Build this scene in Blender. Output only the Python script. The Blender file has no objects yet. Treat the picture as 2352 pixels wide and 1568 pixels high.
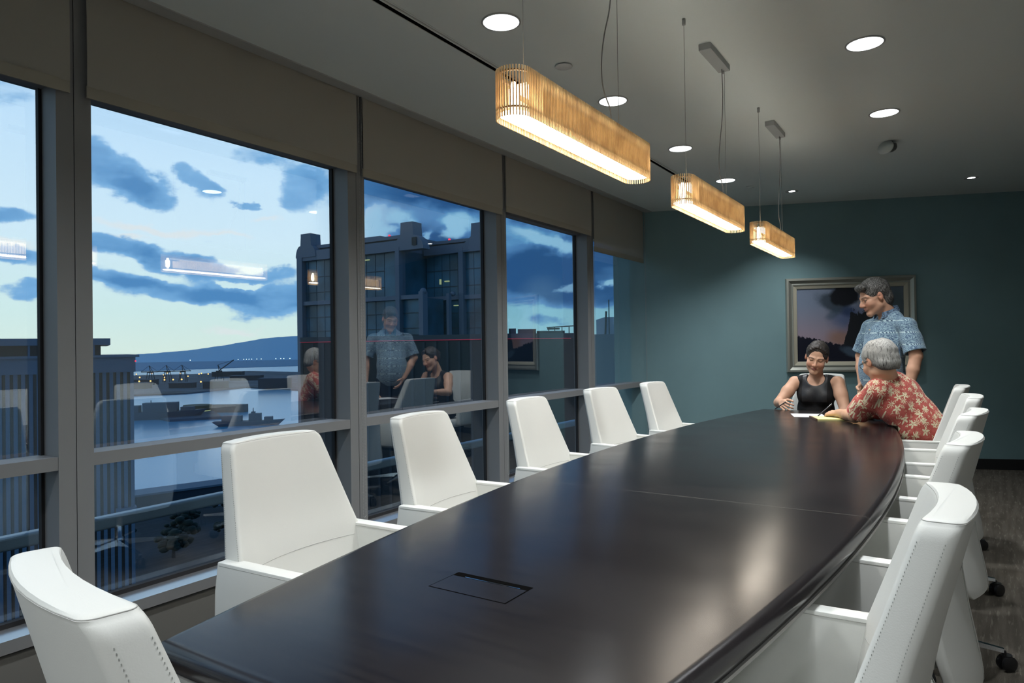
import bpy, bmesh, math, random
import numpy as np
from mathutils import Vector, Matrix

random.seed(7)
PI = math.pi
scene = bpy.context.scene
COL = scene.collection

# ------------------------------------------------------------------ camera, exposure, sky
YAW, PITCH, ROLL = 0.57825, 0.008188, -0.013858
H = 1.28                                     # camera height above the carpet
cam_data = bpy.data.cameras.new('camera')
cam_data.sensor_width = 36.0
cam_data.lens = 1575.46 / 2352 * 36.0
cam_data.clip_start = 0.02
cam_data.clip_end = 30000
cam = bpy.data.objects.new('camera', cam_data)
COL.objects.link(cam)
_f = Vector((-math.sin(YAW) * math.cos(PITCH), math.cos(YAW) * math.cos(PITCH), math.sin(PITCH)))
_r = Vector((math.cos(YAW), math.sin(YAW), 0))
_u = _r.cross(_f)
r2 = math.cos(ROLL) * _r + math.sin(ROLL) * _u
u2 = -math.sin(ROLL) * _r + math.cos(ROLL) * _u
cam.matrix_world = Matrix(((r2.x, u2.x, -_f.x, 0), (r2.y, u2.y, -_f.y, 0), (r2.z, u2.z, -_f.z, H), (0, 0, 0, 1)))
scene.camera = cam

scene.view_settings.view_transform = 'Standard'
scene.view_settings.look = 'None'
scene.view_settings.exposure = 0.25
scene.view_settings.gamma = 1.0
scene.view_settings.use_curve_mapping = False
cy = scene.cycles
cy.use_denoising = True
cy.max_bounces = 6
cy.diffuse_bounces = 3
cy.glossy_bounces = 3
cy.use_adaptive_sampling = True
cy.adaptive_threshold = 0.09
cy.transparent_max_bounces = 12
cy.sample_clamp_indirect = 3.0
cy.caustics_reflective = False
cy.caustics_refractive = False

SKY_GAIN = 1.12
DOWN_W = 70.0        # each ceiling downlight
PEND_EMIT = 19.0      # lower diffuser of the pendants


class NT:
    """small node-tree helper"""
    def __init__(self, tree):
        self.t = tree
        self.n = tree.nodes
        self.l = tree.links

    def node(self, typ, **kw):
        nd = self.n.new(typ)
        for k, v in kw.items():
            if k == 'ins':
                for kk, vv in v.items():
                    if isinstance(vv, bpy.types.NodeSocket):
                        self.l.new(vv, nd.inputs[kk])
                    else:
                        nd.inputs[kk].default_value = vv
            else:
                setattr(nd, k, v)
        return nd

    def math(self, op, a, b=None, clamp=False):
        nd = self.n.new('ShaderNodeMath')
        nd.operation = op
        nd.use_clamp = clamp
        for i, v in enumerate((a, b)):
            if v is None:
                continue
            if isinstance(v, bpy.types.NodeSocket):
                self.l.new(v, nd.inputs[i])
            else:
                nd.inputs[i].default_value = v
        return nd.outputs[0]

    def rng(self, v, a, b, c=0.0, d=1.0, smooth=True):
        nd = self.n.new('ShaderNodeMapRange')
        if smooth:
            nd.interpolation_type = 'SMOOTHSTEP'
        self.l.new(v, nd.inputs['Value'])
        for k, x in (('From Min', a), ('From Max', b), ('To Min', c), ('To Max', d)):
            nd.inputs[k].default_value = x
        return nd.outputs['Result']

    def mix(self, fac, a, b, blend='MIX'):
        nd = self.n.new('ShaderNodeMix')
        nd.data_type = 'RGBA'
        nd.blend_type = blend
        for k, v in ((0, fac), (6, a), (7, b)):
            if isinstance(v, bpy.types.NodeSocket):
                self.l.new(v, nd.inputs[k])
            else:
                nd.inputs[k].default_value = v if k == 0 else (tuple(v) + (1.0,))[:4]
        return nd.outputs[2]


def build_world():
    w = bpy.data.worlds.new('dusk_sky')
    scene.world = w
    w.use_nodes = True
    t = NT(w.node_tree)
    t.n.clear()
    co = t.node('ShaderNodeTexCoord').outputs['Generated']
    sep = t.node('ShaderNodeSeparateXYZ', ins={0: co})
    az = t.math('MULTIPLY', t.math('ARCTAN2', sep.outputs[0], sep.outputs[1]), 180 / PI)
    el = t.math('MULTIPLY', t.math('ARCSINE', sep.outputs[2]), 180 / PI)
    comb = t.node('ShaderNodeCombineXYZ', ins={0: az, 1: el, 2: 0.0}).outputs[0]
    # base gradient: bright in the west (left), deeper blue to the north (right) and overhead
    hor = t.node('ShaderNodeValToRGB')
    cr = hor.color_ramp
    cr.elements[0].position = 0.0
    cr.elements[0].color = (0.80, 0.90, 0.80, 1)
    cr.elements[1].position = 1.0
    cr.elements[1].color = (0.05, 0.10, 0.22, 1)
    for p, c in ((0.05, (0.74, 0.90, 0.86)), (0.14, (0.76, 0.91, 1.0)), (0.28, (0.60, 0.80, 1.0)), (0.55, (0.20, 0.36, 0.62))):
        e = cr.elements.new(p)
        e.color = c + (1,)
    t.l.new(t.rng(el, 0, 60, smooth=False), hor.inputs[0])
    hor2 = t.node('ShaderNodeValToRGB')
    cr = hor2.color_ramp
    cr.elements[0].position = 0.0
    cr.elements[0].color = (0.30, 0.56, 0.62, 1)
    cr.elements[1].position = 1.0
    cr.elements[1].color = (0.03, 0.07, 0.17, 1)
    for p, c in ((0.06, (0.24, 0.50, 0.62)), (0.14, (0.13, 0.34, 0.58)), (0.3, (0.07, 0.22, 0.46))):
        e = cr.elements.new(p)
        e.color = c + (1,)
    t.l.new(t.rng(el, 0, 60, smooth=False), hor2.inputs[0])
    side = t.rng(az, -50.5, -40)
    base = t.mix(side, hor.outputs[0], hor2.outputs[0])
    # distortion for ragged cloud edges
    nz = t.node('ShaderNodeTexNoise', ins={'Vector': t.node('ShaderNodeMapping', ins={'Vector': comb, 'Scale': (0.28, 0.42, 1)}).outputs[0],
                                          'Scale': 1.0, 'Detail': 6.0, 'Roughness': 0.58})
    sub = t.node('ShaderNodeVectorMath', operation='SUBTRACT', ins={0: nz.outputs['Color'], 1: (0.5, 0.5, 0.5)})
    sc = t.node('ShaderNodeVectorMath', operation='MULTIPLY', ins={0: sub.outputs[0], 1: (5.5, 2.6, 0)})
    warped = t.node('ShaderNodeVectorMath', operation='ADD', ins={0: comb, 1: sc.outputs[0]}).outputs[0]

    def blobs(lst, vec):
        tot = None
        for (a, e_, ra, re, rot, wgt) in lst:
            mp = t.node('ShaderNodeMapping', vector_type='TEXTURE',
                        ins={'Vector': vec, 'Location': (a, e_, 0), 'Rotation': (0, 0, math.radians(rot)), 'Scale': (ra, re, 1)})
            ln = t.node('ShaderNodeVectorMath', operation='LENGTH', ins={0: mp.outputs[0]}).outputs['Value']
            v = t.rng(ln, 1.25, 0.35, 0, wgt)
            tot = v if tot is None else t.math('ADD', tot, v)
        return tot
    dark = blobs([(-63.6, 12.9, 3.2, 1.9, -20, 1), (-61.0, 11.8, 2.6, 1.3, -5, .9), (-57.4, 12.6, 2.2, 0.9, -32, .75), (-54.0, 11.2, .9, .5, -20, .8),
                  (-50.2, 12.6, 2.4, 2.2, 0, .8), (-53, 15.0, 3.0, .9, 0, .5),
                  (-63.5, 7.9, 4.0, 1.0, -7, 1), (-58.5, 6.6, 4.0, 1.2, -12, 1), (-52.5, 6.1, 3.5, .7, 0, .8),
                  (-64, 5.6, 5.0, .8, -8, .8), (-58.5, 4.4, 6.0, 1.0, -6, .9), (-52.0, 4.0, 6.0, 1.7, 0, 1.1), (-45, 4.5, 5, 2, 0, .9),
                  (-70, 9.0, 3.5, .7, 4, .9), (-70, 6.7, 3.0, .8, 0, .9), (-68, 4.6, 3.5, .7, 0, .8), (-70, 17, 4, 1.2, 0, .5),
                  (-41.5, 13.5, 8, 2.0, 0, 1.1), (-41.0, 8.5, 3.6, 2.0, 0, .9), (-37.6, 8.0, 2.0, 3.0, 0, .9), (-46, 12, 2, 2.2, 0, .6),
                  (-31, 12.5, 7, 2.6, 0, 1.2), (-31, 6.0, 6, 2.5, 0, 1.2), (-24, 9.0, 5, 3.5, 0, 1.2), (-25, 4.0, 6, 1.4, 0, 1.0),
                  (-30, 2.0, 2.0, .5, 0, .5), (-17, 6, 6, 5, 0, 1), (-85, 12, 10, 4, 0, .8), (-105, 20, 20, 8, 0, .8), (-40, 30, 40, 10, 0, .8)], warped)
    hole = blobs([(-43.9, 9.9, 1.2, 1.8, 0, 1.2), (-42.0, 10.7, .9, .9, 0, 1.0), (-37.6, 10.3, 1.5, 1.5, -40, 1.1), (-40.2, 9.0, .6, 1.0, 0, .8),
                  (-30.3, 8.9, 4.5, .8, -14, 1.1), (-24.6, 5.1, 1.4, .45, 0, 1.1), (-28.2, 4.9, 1.3, .5, 15, .8), (-33.5, 11.3, 2.5, .5, -10, .5),
                  (-55.0, 5.3, 1.8, .35, 0, .9), (-21.8, 7.6, 1.2, .6, 10, .7)], warped)
    nz2 = t.node('ShaderNodeTexNoise', ins={'Vector': t.node('ShaderNodeMapping', ins={'Vector': comb, 'Scale': (0.22, 0.5, 1)}).outputs[0],
                                           'Scale': 1.0, 'Detail': 7.0, 'Roughness': 0.6})
    dens = t.math('SUBTRACT', t.math('ADD', dark, t.math('MULTIPLY', t.math('MULTIPLY', side, t.rng(el, 2.6, 5.0)), .55)), hole)
    dens = t.math('ADD', dens, t.math('MULTIPLY', t.math('SUBTRACT', nz2.outputs['Fac'], 0.5), 1.5))
    mask = t.rng(dens, 0.22, 0.72)
    core = t.rng(dens, 0.6, 1.5)
    cloudL = t.mix(core, (0.22, 0.46, 0.76), (0.09, 0.27, 0.55))
    cloudR = t.mix(core, (0.085, 0.23, 0.47), (0.022, 0.09, 0.24))
    cloud = t.mix(side, cloudL, cloudR)
    col = t.mix(mask, base, cloud)
    col = t.mix(t.math('MULTIPLY', t.math('MULTIPLY', t.rng(hole, .35, 1.1), side), .8, True), col, (.34, .60, .78))
    pink = blobs([(-60.5, 9.3, 5.0, .35, -4, 1), (-62.5, 8.6, 2.0, .3, 0, .9), (-55.5, 8.7, 2.0, .18, -8, .8), (-53.0, 10.0, 1.6, .15, 6, .7),
                  (-55.0, 1.7, 2.0, .35, 0, .9), (-69.6, 7.3, 2, .4, 0, .8)], warped)
    pink = t.math('MULTIPLY', pink, t.math('SUBTRACT', 1.0, mask))
    col = t.mix(t.math('MULTIPLY', pink, 0.75, True), col, (0.90, 0.87, 0.86))
    below = t.rng(el, -0.8, 0.0, 0, 1)
    col = t.mix(below, (0.05, 0.09, 0.13), col)
    bg = t.node('ShaderNodeBackground', ins={'Color': col, 'Strength': SKY_GAIN})
    out = t.node('ShaderNodeOutputWorld')
    t.l.new(bg.outputs[0], out.inputs[0])


build_world()

# ------------------------------------------------------------------ materials
def pbr(name, color, rough=0.5, metal=0.0, spec=0.5, bump=None, noise=None, coat=0.0, emit=None, sheen=0.0, sss=0.0):
    m = bpy.data.materials.new(name)
    m.use_nodes = True
    t = NT(m.node_tree)
    b = t.n['Principled BSDF']
    b.inputs['Base Color'].default_value = tuple(color) + (1,)
    b.inputs['Roughness'].default_value = rough
    b.inputs['Metallic'].default_value = metal
    b.inputs['Specular IOR Level'].default_value = spec
    b.inputs['Coat Weight'].default_value = coat
    b.inputs['Sheen Weight'].default_value = sheen
    if sss:
        b.inputs['Subsurface Weight'].default_value = sss
        b.inputs['Subsurface Scale'].default_value = 0.01
        b.inputs['Subsurface Radius'].default_value = (1.0, .4, .2)
    co = t.node('ShaderNodeTexCoord').outputs['Object']
    if noise:
        scl, amt = noise
        nz = t.node('ShaderNodeTexNoise', ins={'Vector': co, 'Scale': scl, 'Detail': 4.0})
        v = t.rng(nz.outputs['Fac'], .3, .7, 1 - amt, 1 + amt)
        c2 = t.node('ShaderNodeVectorMath', operation='SCALE', ins={0: tuple(color)})
        t.l.new(v, c2.inputs['Scale'])
        t.l.new(c2.outputs[0], b.inputs['Base Color'])
    if bump:
        scl, st = bump
        nz = t.node('ShaderNodeTexNoise', ins={'Vector': co, 'Scale': scl, 'Detail': 5.0})
        bp = t.node('ShaderNodeBump', ins={'Height': nz.outputs['Fac'], 'Strength': st, 'Distance': 0.002})
        t.l.new(bp.outputs[0], b.inputs['Normal'])
    if emit:
        b.inputs['Emission Color'].default_value = tuple(emit[0]) + (1,)
        b.inputs['Emission Strength'].default_value = emit[1]
    return m


def emission(name, color, strength):
    m = bpy.data.materials.new(name)
    m.use_nodes = True
    t = NT(m.node_tree)
    t.n.clear()
    e = t.node('ShaderNodeEmission', ins={'Color': tuple(color) + (1,), 'Strength': strength})
    o = t.node('ShaderNodeOutputMaterial')
    t.l.new(e.outputs[0], o.inputs[0])
    return m


def glass_mat(name, tint=(0.93, 0.98, 1.0), r0=0.18):
    m = bpy.data.materials.new(name)
    m.use_nodes = True
    t = NT(m.node_tree)
    t.n.clear()
    lw = t.node('ShaderNodeLayerWeight', ins={'Blend': 0.5})
    f5 = t.math('POWER', lw.outputs['Facing'], 4.5)
    fac = t.math('ADD', t.math('MULTIPLY', f5, 1 - r0), r0, True)
    tr = t.node('ShaderNodeBsdfTransparent', ins={'Color': tint + (1,)})
    gl = t.node('ShaderNodeBsdfGlossy', ins={'Color': (.95, .97, 1, 1), 'Roughness': 0.0})
    mx = t.node('ShaderNodeMixShader', ins={0: fac, 1: tr.outputs[0], 2: gl.outputs[0]})
    o = t.node('ShaderNodeOutputMaterial')
    t.l.new(mx.outputs[0], o.inputs[0])
    return m


MAT = {}
MAT['ceiling'] = pbr('ceiling_paint', (.77, .83, .81), .9, bump=(60, .05))
MAT['teal'] = pbr('teal_wall_paint', (.21, .345, .365), .75, bump=(180, .12), noise=(1.5, .05))
MAT['wall'] = pbr('grey_wall_paint', (.50, .50, .47), .8)
MAT['frame'] = pbr('window_frame_metal', (.235, .24, .245), .55, spec=.4)
MAT['frame_dark'] = pbr('frame_gap', (.015, .015, .017), .8)
MAT['sill'] = pbr('sill_metal', (.50, .52, .54), .22, metal=.7)
MAT['panel'] = pbr('wall_panel_paint', (.15, .148, .135), .6)
MAT['white_metal'] = pbr('white_metal', (.75, .76, .74), .4)
MAT['grey_metal'] = pbr('grey_metal', (.42, .43, .42), .4)
MAT['dark'] = pbr('dark_void', (.004, .004, .004), .9, spec=0.0)
MAT['base'] = pbr('black_baseboard', (.012, .012, .013), .6)
MAT['chrome'] = pbr('chrome', (.75, .76, .78), .12, metal=1)
MAT['rubber'] = pbr('black_castor', (.012, .012, .013), .35)
MAT['leather'] = pbr('white_leather', (.73, .735, .695), .45, spec=.35, bump=(420, .08))
MAT['seam'] = pbr('leather_seam', (.40, .40, .375), .7)
MAT['stitch'] = pbr('stitch_thread', (.36, .37, .35), .8)
MAT['wire'] = pbr('steel_wire', (.30, .31, .30), .4, metal=.3)
MAT['cable'] = pbr('grey_cable', (.22, .225, .22), .5)
MAT['lens'] = emission('downlight_lens', (.93, .98, 1.0), 2.6)
MAT['lens_hot'] = emission('downlight_lamp', (.95, .98, 1.0), 9.0)
MAT['diffuser'] = emission('pendant_diffuser', (1.0, .90, .76), PEND_EMIT)
MAT['glow'] = emission('pendant_side_diffuser', (1.0, .66, .30), 2.6)
MAT['bulb'] = emission('pendant_lamp', (1.0, .84, .60), 14.0)
MAT['paper'] = pbr('white_paper', (.82, .82, .82), .8)
MAT['legal'] = pbr('yellow_paper', (.80, .74, .32), .8)
MAT['binding'] = pbr('brown_binding', (.10, .05, .03), .6)
MAT['black_plastic'] = pbr('black_plastic', (.01, .01, .014), .3)
MAT['glass'] = glass_mat('window_glass')
MAT['strip'] = pbr('table_underside_edge', (.22, .215, .20), .5)


def slats_wood():
    m = pbr('slat_wood', (.30, .19, .095), .55)
    t = NT(m.node_tree)
    b = t.n['Principled BSDF']
    co = t.node('ShaderNodeTexCoord').outputs['Object']
    nz = t.node('ShaderNodeTexNoise', ins={'Vector': co, 'Scale': 14.0, 'Detail': 3.0})
    t.l.new(t.mix(t.rng(nz.outputs['Fac'], .35, .65), (.62, .44, .20), (.42, .28, .12)), b.inputs['Base Color'])
    tr = t.node('ShaderNodeBsdfTranslucent', ins={'Color': (.55, .30, .12, 1)})
    mx = t.node('ShaderNodeMixShader', ins={0: .25, 1: b.outputs[0], 2: tr.outputs[0]})
    t.l.new(mx.outputs[0], t.n['Material Output'].inputs[0])
    return m


def table_wood():
    m = pbr('espresso_wood', (.012, .010, .011), .3, spec=.24)
    t = NT(m.node_tree)
    b = t.n['Principled BSDF']
    co = t.node('ShaderNodeTexCoord').outputs['Object']
    sep = t.node('ShaderNodeSeparateXYZ', ins={0: co})
    mp = t.node('ShaderNodeMapping', ins={'Vector': co, 'Scale': (2.0, 55.0, 2.0)})
    nz = t.node('ShaderNodeTexNoise', ins={'Vector': mp.outputs[0], 'Scale': 1.5, 'Detail': 6.0, 'Roughness': .6})
    c = t.mix(t.rng(nz.outputs['Fac'], .3, .7), (.010, .0085, .010), (.016, .0135, .014))
    for y0 in (2.335, 4.06):
        d = t.math('ABSOLUTE', t.math('SUBTRACT', sep.outputs[1], y0))
        k = t.rng(d, .0018, .0042, 1, 0)
        c = t.mix(k, c, (.06, .056, .05))
    t.l.new(c, b.inputs['Base Color'])
    nz3 = t.node('ShaderNodeTexNoise', ins={'Vector': co, 'Scale': 3.0, 'Detail': 5.0})
    ro = t.rng(nz3.outputs['Fac'], .3, .7, .20, .25)
    t.l.new(ro, b.inputs['Roughness'])
    bp = t.node('ShaderNodeBump', ins={'Height': nz.outputs['Fac'], 'Strength': .01, 'Distance': .00003})
    t.l.new(bp.outputs[0], b.inputs['Normal'])
    return m


def carpet():
    m = pbr('taupe_carpet', (.07, .062, .052), .95, spec=.1)
    t = NT(m.node_tree)
    b = t.n['Principled BSDF']
    co = t.node('ShaderNodeTexCoord').outputs['Object']
    rot = t.node('ShaderNodeMapping', ins={'Vector': co, 'Rotation': (0, 0, math.radians(2))}).outputs[0]
    mp = t.node('ShaderNodeMapping', ins={'Vector': rot, 'Scale': (75.0, 8.0, 1.0)})
    nz = t.node('ShaderNodeTexNoise', ins={'Vector': mp.outputs[0], 'Scale': 1.0, 'Detail': 2.0, 'Roughness': .5})
    mp2 = t.node('ShaderNodeMapping', ins={'Vector': rot, 'Scale': (30.0, 2.0, 1.0)})
    nb = t.node('ShaderNodeTexNoise', ins={'Vector': mp2.outputs[0], 'Scale': 1.0, 'Detail': 3.0})
    fine = t.node('ShaderNodeTexNoise', ins={'Vector': co, 'Scale': 420.0, 'Detail': 2.0})
    c = t.mix(t.rng(nb.outputs['Fac'], .35, .65), (.10, .088, .072), (.145, .128, .105))
    c = t.mix(t.rng(nz.outputs['Fac'], .55, .72, 0, .75), c, (.24, .215, .175))
    c = t.mix(t.rng(fine.outputs['Fac'], .35, .65, 0, .5), c, (.03, .027, .022))
    t.l.new(c, b.inputs['Base Color'])
    bp = t.node('ShaderNodeBump', ins={'Height': fine.outputs['Fac'], 'Strength': .6, 'Distance': .003})
    t.l.new(bp.outputs[0], b.inputs['Normal'])
    return m


def blind_fabric():
    m = bpy.data.materials.new('blind_fabric')
    m.use_nodes = True
    t = NT(m.node_tree)
    t.n.clear()
    d = t.node('ShaderNodeBsdfDiffuse', ins={'Color': (.58, .56, .49, 1)})
    tl = t.node('ShaderNodeBsdfTranslucent', ins={'Color': (.16, .16, .15, 1)})
    tr = t.node('ShaderNodeBsdfTransparent', ins={'Color': (.8, .85, 1, 1)})
    a = t.node('ShaderNodeMixShader', ins={0: .3, 1: d.outputs[0], 2: tl.outputs[0]})
    bb = t.node('ShaderNodeMixShader', ins={0: .075, 1: a.outputs[0], 2: tr.outputs[0]})
    o = t.node('ShaderNodeOutputMaterial')
    t.l.new(bb.outputs[0], o.inputs[0])
    return m


MAT['slat'] = slats_wood()
MAT['wood'] = table_wood()
MAT['carpet'] = carpet()
MAT['blind'] = blind_fabric()
MAT['blind_hem'] = pbr('blind_hem_fabric', (.36, .34, .28), .9)

for _n in ('lens', 'lens_hot'):
    MAT[_n].cycles.emission_sampling = 'NONE'

# ------------------------------------------------------------------ mesh helpers
def tag(o, label=None, cat=None, group=None, kind=None):
    if label: o['label'] = label
    if cat: o['category'] = cat
    if group: o['group'] = group
    if kind: o['kind'] = kind
    return o


def empty(name, loc=(0, 0, 0), rz=0, parent=None, **kw):
    o = bpy.data.objects.new(name, None)
    o.empty_display_size = .1
    COL.objects.link(o)
    o.location = loc
    o.rotation_euler = (0, 0, rz)
    if parent: o.parent = parent
    return tag(o, **kw)


def mesh_obj(name, verts, faces, mat, parent=None, smooth=False, loc=None, **kw):
    me = bpy.data.meshes.new(name)
    me.from_pydata([tuple(map(float, v)) for v in verts], [], [tuple(map(int, f)) for f in faces])
    me.materials.append(mat)
    if smooth:
        me.polygons.foreach_set('use_smooth', [True] * len(me.polygons))
    me.update()
    o = bpy.data.objects.new(name, me)
    COL.objects.link(o)
    if parent: o.parent = parent
    if loc: o.location = loc
    return tag(o, **kw)


class MB:
    """collects boxes, prisms, tubes, spheres and lofts into one mesh"""
    def __init__(self):
        self.v = []
        self.f = []

    def add(self, vs, fs):
        n = len(self.v)
        self.v += [tuple(v) for v in vs]
        self.f += [tuple(i + n for i in f) for f in fs]
        return self

    def box(self, x0, x1, y0, y1, z0, z1):
        vs = [(x, y, z) for z in (z0, z1) for y in (y0, y1) for x in (x0, x1)]
        return self.add(vs, [(0, 2, 3, 1), (4, 5, 7, 6), (0, 1, 5, 4), (2, 6, 7, 3), (0, 4, 6, 2), (1, 3, 7, 5)])

    def bevel_box(self, x0, x1, y0, y1, z0, z1, b):
        bm = bmesh.new()
        bmesh.ops.create_cube(bm, size=1)
        for v in bm.verts:
            v.co = Vector((x0 + (v.co.x + .5) * (x1 - x0), y0 + (v.co.y + .5) * (y1 - y0), z0 + (v.co.z + .5) * (z1 - z0)))
        bmesh.ops.bevel(bm, geom=bm.edges[:], offset=b, segments=3, profile=.5, affect='EDGES')
        bm.verts.index_update()
        self.add([v.co[:] for v in bm.verts], [[v.index for v in f.verts] for f in bm.faces])
        bm.free()
        return self

    def prism(self, pts, z0, z1):
        n = len(pts)
        vs = [(p[0], p[1], z0) for p in pts] + [(p[0], p[1], z1) for p in pts]
        fs = [tuple(range(n))[::-1], tuple(range(n, 2 * n))] + [(i, (i + 1) % n, n + (i + 1) % n, n + i) for i in range(n)]
        return self.add(vs, fs)

    def tube(self, pts, r, n=8, cap=True):
        pts = [Vector(p) for p in pts]
        rs = r if isinstance(r, (list, tuple)) else [r] * len(pts)
        vs, fs = [], []
        prev = None
        for i, p in enumerate(pts):
            a = pts[min(i + 1, len(pts) - 1)] - pts[max(i - 1, 0)]
            a.normalize()
            ref = Vector((0, 0, 1)) if abs(a.z) < .9 else Vector((1, 0, 0))
            s = a.cross(ref).normalized() if prev is None else (prev - a * prev.dot(a)).normalized()
            prev = s
            q = a.cross(s)
            for k in range(n):
                th = 2 * PI * k / n
                vs.append(p + (s * math.cos(th) + q * math.sin(th)) * rs[i])
        for i in range(len(pts) - 1):
            for k in range(n):
                fs.append((i * n + k, i * n + (k + 1) % n, (i + 1) * n + (k + 1) % n, (i + 1) * n + k))
        if cap:
            fs.append(tuple(range(n))[::-1])
            fs.append(tuple(range((len(pts) - 1) * n, len(pts) * n)))
        return self.add(vs, fs)

    def lathe(self, prof, n=24, cx=0, cy=0, close=True):
        vs, fs = [], []
        for (r, z) in prof:
            for k in range(n):
                th = 2 * PI * k / n
                vs.append((cx + r * math.cos(th), cy + r * math.sin(th), z))
        m = len(prof)
        for i in range(m - 1):
            for k in range(n):
                fs.append((i * n + k, i * n + (k + 1) % n, (i + 1) * n + (k + 1) % n, (i + 1) * n + k))
        if close:
            fs.append(tuple(range(n))[::-1])
            fs.append(tuple(range((m - 1) * n, m * n)))
        return self.add(vs, fs)

    def loft(self, rings, caps=True):
        n = len(rings[0])
        vs = [p for r in rings for p in r]
        fs = []
        for i in range(len(rings) - 1):
            for k in range(n):
                fs.append((i * n + k, i * n + (k + 1) % n, (i + 1) * n + (k + 1) % n, (i + 1) * n + k))
        if caps:
            fs.append(tuple(range(n))[::-1])
            fs.append(tuple(range((len(rings) - 1) * n, len(rings) * n)))
        return self.add(vs, fs)

    def sphere(self, c, r, n=8, m=6):
        rx, ry, rz = r if isinstance(r, (list, tuple)) else (r, r, r)
        rings = []
        for i in range(1, m):
            ph = PI * i / m
            rings.append([(c[0] + rx * math.sin(ph) * math.cos(2 * PI * k / n), c[1] + ry * math.sin(ph) * math.sin(2 * PI * k / n), c[2] - rz * math.cos(ph)) for k in range(n)])
        return self.loft(rings)

    def out(self, name, mat, parent=None, smooth=False, auto=None, **kw):
        o = mesh_obj(name, self.v, self.f, mat, parent, smooth, **kw)
        bm = bmesh.new()
        bm.from_mesh(o.data)
        bmesh.ops.recalc_face_normals(bm, faces=bm.faces[:])
        bm.to_mesh(o.data)
        bm.free()
        if auto is not None:
            o.data.polygons.foreach_set('use_smooth', [True] * len(o.data.polygons))
            o.data.set_sharp_from_angle(angle=math.radians(auto))
        return o


def dup(root, loc, rz, label, group=None):
    r = root.copy()
    COL.objects.link(r)
    r.location = loc
    r.rotation_euler = (0, 0, rz)
    r['label'] = label
    if group: r['group'] = group

    def rec(src, dst):
        for ch in list(src.children):
            c = ch.copy()
            COL.objects.link(c)
            c.parent = dst
            rec(ch, c)
    rec(root, r)
    return r


# ------------------------------------------------------------------ room shell
CEIL = 2.75
WX = -2.92                     # inner face of the window frames
GX = -3.05                     # glass
WA = math.radians(20.31)       # far wall is turned against the window wall
W0 = Vector((-2.894, 7.145))
WD = Vector((math.cos(WA), math.sin(WA)))
WN = Vector((math.sin(WA), -math.cos(WA)))     # into the room
XR = 2.6
YB = -3.2


def wallpt(s, off=0.0):
    p = W0 + WD * s + WN * off
    return (p.x, p.y)


s0 = -.35
s1 = (XR + .1 - W0.x) / WD.x
farL, farR = wallpt(s0), wallpt(s1)
MB().prism([farL, farR, wallpt(s1, -.12), wallpt(s0, -.12)], 0, CEIL + .1).out('wall_far', MAT['teal'], kind='structure')
MB().prism([(GX - .12, YB), (XR, YB), (XR, wallpt(s1)[1] + .1), (GX - .12, wallpt(s0)[1] + .05)], -.1, 0).out('floor', MAT['carpet'], kind='structure')
CX0 = -2.86
MB().prism([(CX0, YB), (XR, YB), (XR, wallpt(s1)[1] + .05), (CX0, W0.y + .1)], CEIL, CEIL + .12).out('ceiling', MAT['ceiling'], kind='structure')
# blind pocket above the ceiling edge
MB().box(-3.12, CX0, YB, 7.3, CEIL + .10, CEIL + .16).box(-3.14, -3.06, YB, 7.4, 2.42, CEIL + .16).out('trim_1', MAT['frame'], kind='structure')
MB().box(CX0 - .032, CX0 + .045, YB, 7.16, CEIL - .006, CEIL + .10).out('trim_2', MAT['grey_metal'], kind='structure')
MB().box(XR, XR + .1, YB, wallpt(s1)[1] + .1, 0, CEIL + .1).out('wall_right', MAT['wall'], kind='structure')
MB().box(GX - .12, XR + .1, YB - .1, YB, 0, CEIL + .1).out('wall_back', MAT['wall'], kind='structure')
MB().box(-3.10, WX, YB, 7.30, 0, .185).out('wall_left', MAT['panel'], kind='structure')
MB().box(-3.06, -2.90, YB, 7.25, .195, .243).out('trim_3', MAT['sill'], kind='structure')
MB().prism([wallpt(.02, .012), wallpt(s1 - .1, .012), wallpt(s1 - .1), wallpt(.02)], 0, .105).out('baseboard_far', MAT['base'], kind='structure')

# windows: bays between mullions
MY = [-3.195, -1.688, -.182, 1.325, 2.84, 4.345, 5.85, 7.30]
HEAD = 2.33
for i in range(len(MY) - 1):
    y0, y1 = MY[i], MY[i + 1]
    w = empty('window_%d' % (i + 1), (0, 0, 0), kind='structure')
    hw = .0645
    if i == len(MY) - 2:
        y1 = 7.36
    fr = MB()
    g = .003
    fr.box(-3.075, WX, y0 + g / 2, y0 + hw, .243, CEIL + .1)
    if i < len(MY) - 2:
        fr.box(-3.075, WX, y1 - hw, y1 - g / 2, .243, CEIL + .1)
    else:
        fr.box(-3.075, WX, y1 - .22, y1, .243, CEIL + .1)
        y1 = y1 - .22 + hw
    fr.out('mullion', MAT['frame'], w)
    MB().box(-3.07, WX - .006, y0 - .004, y0 + .004, .243, CEIL + .1).out('mullion_joint', MAT['frame_dark'], w)
    MB().box(-3.06, WX - .002, y0 + hw, y1 - hw, .828, .879).out('rail', MAT['frame'], w)
    MB().box(-3.06, -3.03, y0 + hw, y1 - hw, .243, .262).out('bottom_rail', MAT['frame_dark'], w)
    MB().box(-3.07, -2.99, y0 + hw, y1 - hw, HEAD, HEAD + .14).out('head_rail', MAT['frame'], w)
    bead = MB()
    for (za, zb) in ((.262, .828), (.879, HEAD)):
        bead.box(GX - .012, GX + .012, y1 - hw - .012, y1 - hw, za, zb)
    bead.out('glazing_bead', MAT['frame_dark'], w)
    MB().box(GX - .004, GX + .0, y0 + hw, y1 - hw, .262, .828).out('pane', MAT['glass'], w)
    MB().box(GX - .004, GX + .0, y0 + hw, y1 - hw, .879, HEAD).out('pane', MAT['glass'], w)

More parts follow.
